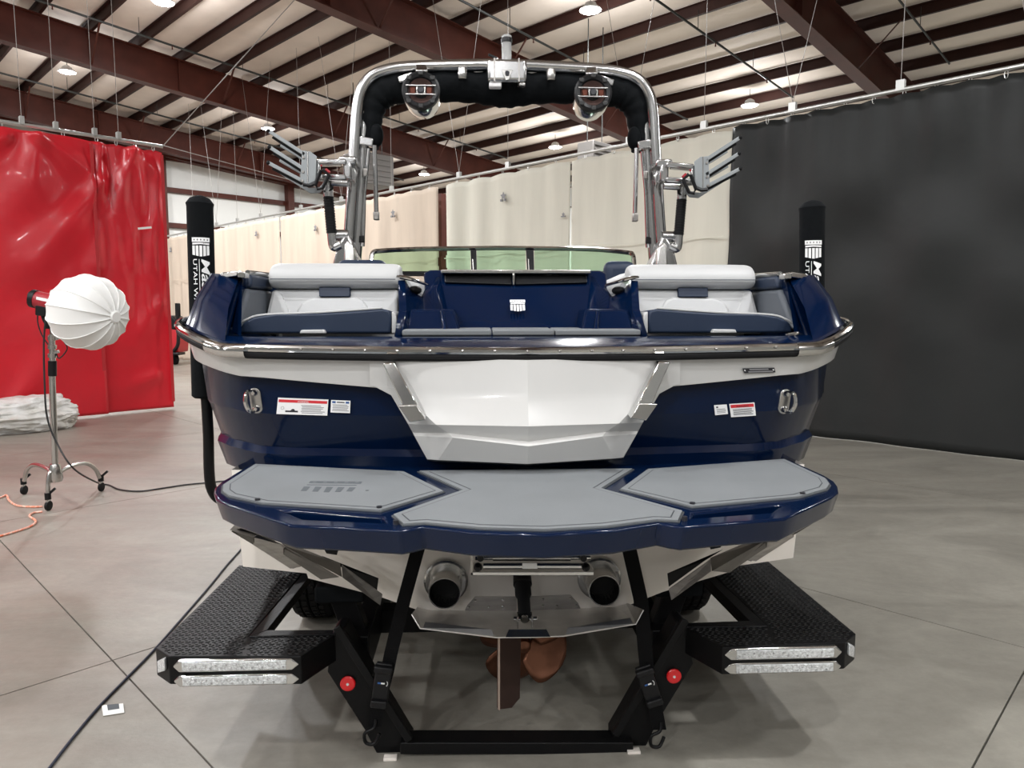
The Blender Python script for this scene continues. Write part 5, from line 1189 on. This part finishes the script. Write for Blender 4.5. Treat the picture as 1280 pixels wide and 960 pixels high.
# globe softbox, ribbed: axis points to the right and a little towards the viewer
gc = SP(110.5, 390.5); R = .33; rdir = (gc-CAM).normalized(); ax = (rdir.cross(UP).normalized()*.66-rdir*.75-UP*.13).normalized()
u = ax.orthogonal().normalized(); v_ = ax.cross(u); NS = 14; rows = []
for i in range(15):
    th = math.pi*(i+.35)/15.4; row = []
    for k in range(NS*4):
        ph = 2*math.pi*k/(NS*4); t = (k % 4)/4; rib = 1.0-.028*math.sin(math.pi*t)
        row.append(gc+(ax*math.cos(th)*.93+(u*math.cos(ph)+v_*math.sin(ph))*math.sin(th))*R*rib)
    rows.append(row)
gl = MB().grid(rows, closed=True); m_ = NS*4; gl.f += [list(range(m_)), [len(gl.v)-m_+k for k in range(m_)]]
globe = gl.build('softbox', 'softbox_white', stand, angle=20)
MB().lathe([(.05, -.01), (.055, .0), (.045, .012)], gc+ax*R*.925, ax, 20).build('softbox_hub', 'softbox_white', globe)
for k in range(NS):
    ph = 2*math.pi*k/NS; pp = [gc+(ax*math.cos(th)*.93+(u*math.cos(ph)+v_*math.sin(ph))*math.sin(th))*R*1.004 for th in [math.pi*(i+.35)/15.4 for i in range(15)]]
    MB().tube(pp, .004, 5).build('rib_seam', 'softbox_white', globe)
MB().tube(smooth_path([SP(48, 388), SP(47, 402), SP(52, 418), SP(61, 432)], 6), .006, 6).build('lamp_cable', 'black_cord', stand)
MB().tube(smooth_path([SP(82, 414), SP(79, 424), SP(84, 436), SP(74, 448), SP(70, 440)], 6), .006, 6).build('lamp_cable', 'black_cord', stand)
# cables on the floor
def cord(pts, name, m, label, r=.009, cat='cord'):
    pth = smooth_path(pts, 6)
    for p in pth: p.z = max(p.z, r+.001)
    return tag(MB().tube(pth, r, 8).build(name, m), label, cat)
o_ = [SP(62, 400), SP(60, 430), SP(61, 480), SP(64, 520), SP(76, 552), SP(98, 585)]
o_ = [p-Vector((.0, .06, 0)) for p in o_]
cord(o_+[atz(128, 606, .012)]+[atz(x, y, .010) for x, y in [(150, 612), (175, 614), (205, 610), (232, 606), (258, 603.5), (300, 600), (380, 597), (470, 600), (560, 605)]], 'power_cord', 'black_cord', 'thin black power cord running down the lamp stand and across the floor', .008)
cord([atz(x, y, .010) for x, y in [(-20, 626), (0, 622), (8, 619), (12, 626), (22, 632), (40, 633.5), (53, 633)]], 'extension_cord', 'orange_cord', 'orange cord curving in from the left edge to the front caster')
cord([atz(x, y, .010) for x, y in [(-20, 675), (0, 670), (24, 663), (40, 657), (44.5, 651), (37, 645), (42, 641), (53, 639.5)]], 'extension_cord', 'orange_cord', 'orange cord with an S bend below the lamp stand')
cord([atz(x, y, .007) for x, y in [(55, 968), (64, 957), (92, 921), (125, 882), (160, 846), (194, 811), (230, 770), (262, 733), (292, 697), (330, 660), (400, 620), (470, 600)]], 'floor_cable', 'blue_cord', 'dark blue cable crossing the floor towards the left trailer step', .006)
tp = [atz(127, 882, .003), atz(154, 879.5, .003), atz(155.5, 891, .003), atz(129, 895, .003)]
tag(MB().prism(tp, (0, 0, .0015)).build('paper_tag', 'paper', None, smooth=False), 'small white paper tag lying on the floor at the cable', 'paper')
MB().prism([t*.55+tp[0]*.2+tp[1]*.25+UP*.0016 for t in tp], (0, 0, .0003)).build('tag_print', 'mid_foam', bpy.data.objects['paper_tag'], smooth=False)
# ---- crumpled plastic bundle by the red curtain
rdm = random.Random(12); c = atz(22, 541, .0); bm = bmesh.new(); bmesh.ops.create_icosphere(bm, subdivisions=6, radius=1.0)
from mathutils import noise as nz_
for v in bm.verts:
    p = v.co.copy(); n1 = nz_.ridged_multi_fractal(p*1.6+Vector((3, 1, 2)), 1.0, 2.0, 4, 1.0, 2.0); n2 = nz_.noise(p*1.3)
    k = 1+.13*(n1-1.2)+.12*n2+.05*abs(nz_.noise(p*4.5))*2+.012*abs(nz_.noise(p*12))*2
    sx = 1.05 if p.x > 0 else 1.35
    v.co = Vector((p.x*.82*k*sx, p.y*.42*k, max(-.22, p.z*.30*k*(1.0+.12*math.sin(3*p.x)))))
me = bpy.data.meshes.new('plastic_bundle'); bm.to_mesh(me); bm.free()
me.transform(Matrix.Translation(Vector((c.x-.1, c.y+.12, .225))) @ Matrix.Rotation(ROT, 4, 'Z'))
tag(link('plastic_bundle', me, 'plastic_sheet', None, angle=40), 'crumpled clear white plastic sheet heaped at the foot of the red curtain', 'plastic sheet')
# ---- red machine half hidden by the red curtain
mc = atz(215, 456, 0); mach = tag(empty('utility_machine', mc), 'red and black wheeled machine half hidden behind the red curtain edge', 'machine')
W = lambda px, py, k=0.0: at(px, py, mc.y+k)
MB().prism([W(203, 442), W(222, 441), W(222.5, 431), W(221, 412), W(211, 409), W(203, 410)], (0, .9, 0)).build('body', 'machine_red', mach, bevel=.05, seg=3)
MB().prism([W(203, 411, -.03), W(221, 412.5, -.03), W(221.5, 402, -.03), W(216, 395, -.03), W(203, 394, -.03)], (0, .8, 0)).build('hood', 'black_plastic', mach, bevel=.06, seg=3)
MB().tube(smooth_path([W(221, 379, -.1), W(222.5, 400, -.1), W(223, 420, -.1), W(222, 432, -.1), W(216, 440, -.1)], 5), .06, 10).build('handle_bar', 'black_plastic', mach)
MB().bar(W(222, 379, -.1), W(222.5, 396, -.1), .16, .10, up=Vector((0, 1, 0))).build('handle_grip', 'black_rubber', mach, bevel=.03)
MB().bar(W(203, 442, -.1), W(228, 442, -.1), .5, .08).build('base_plate', 'black_plastic', mach, bevel=.02)
for px in (208, 219):
    p = W(px, 446, .1); MB().lathe([(.05, -.06), (.17, -.06), (.18, 0), (.17, .06), (.05, .06)], Vector((p.x, p.y, .18)), E1, 20).build('wheel', 'tyre', mach)
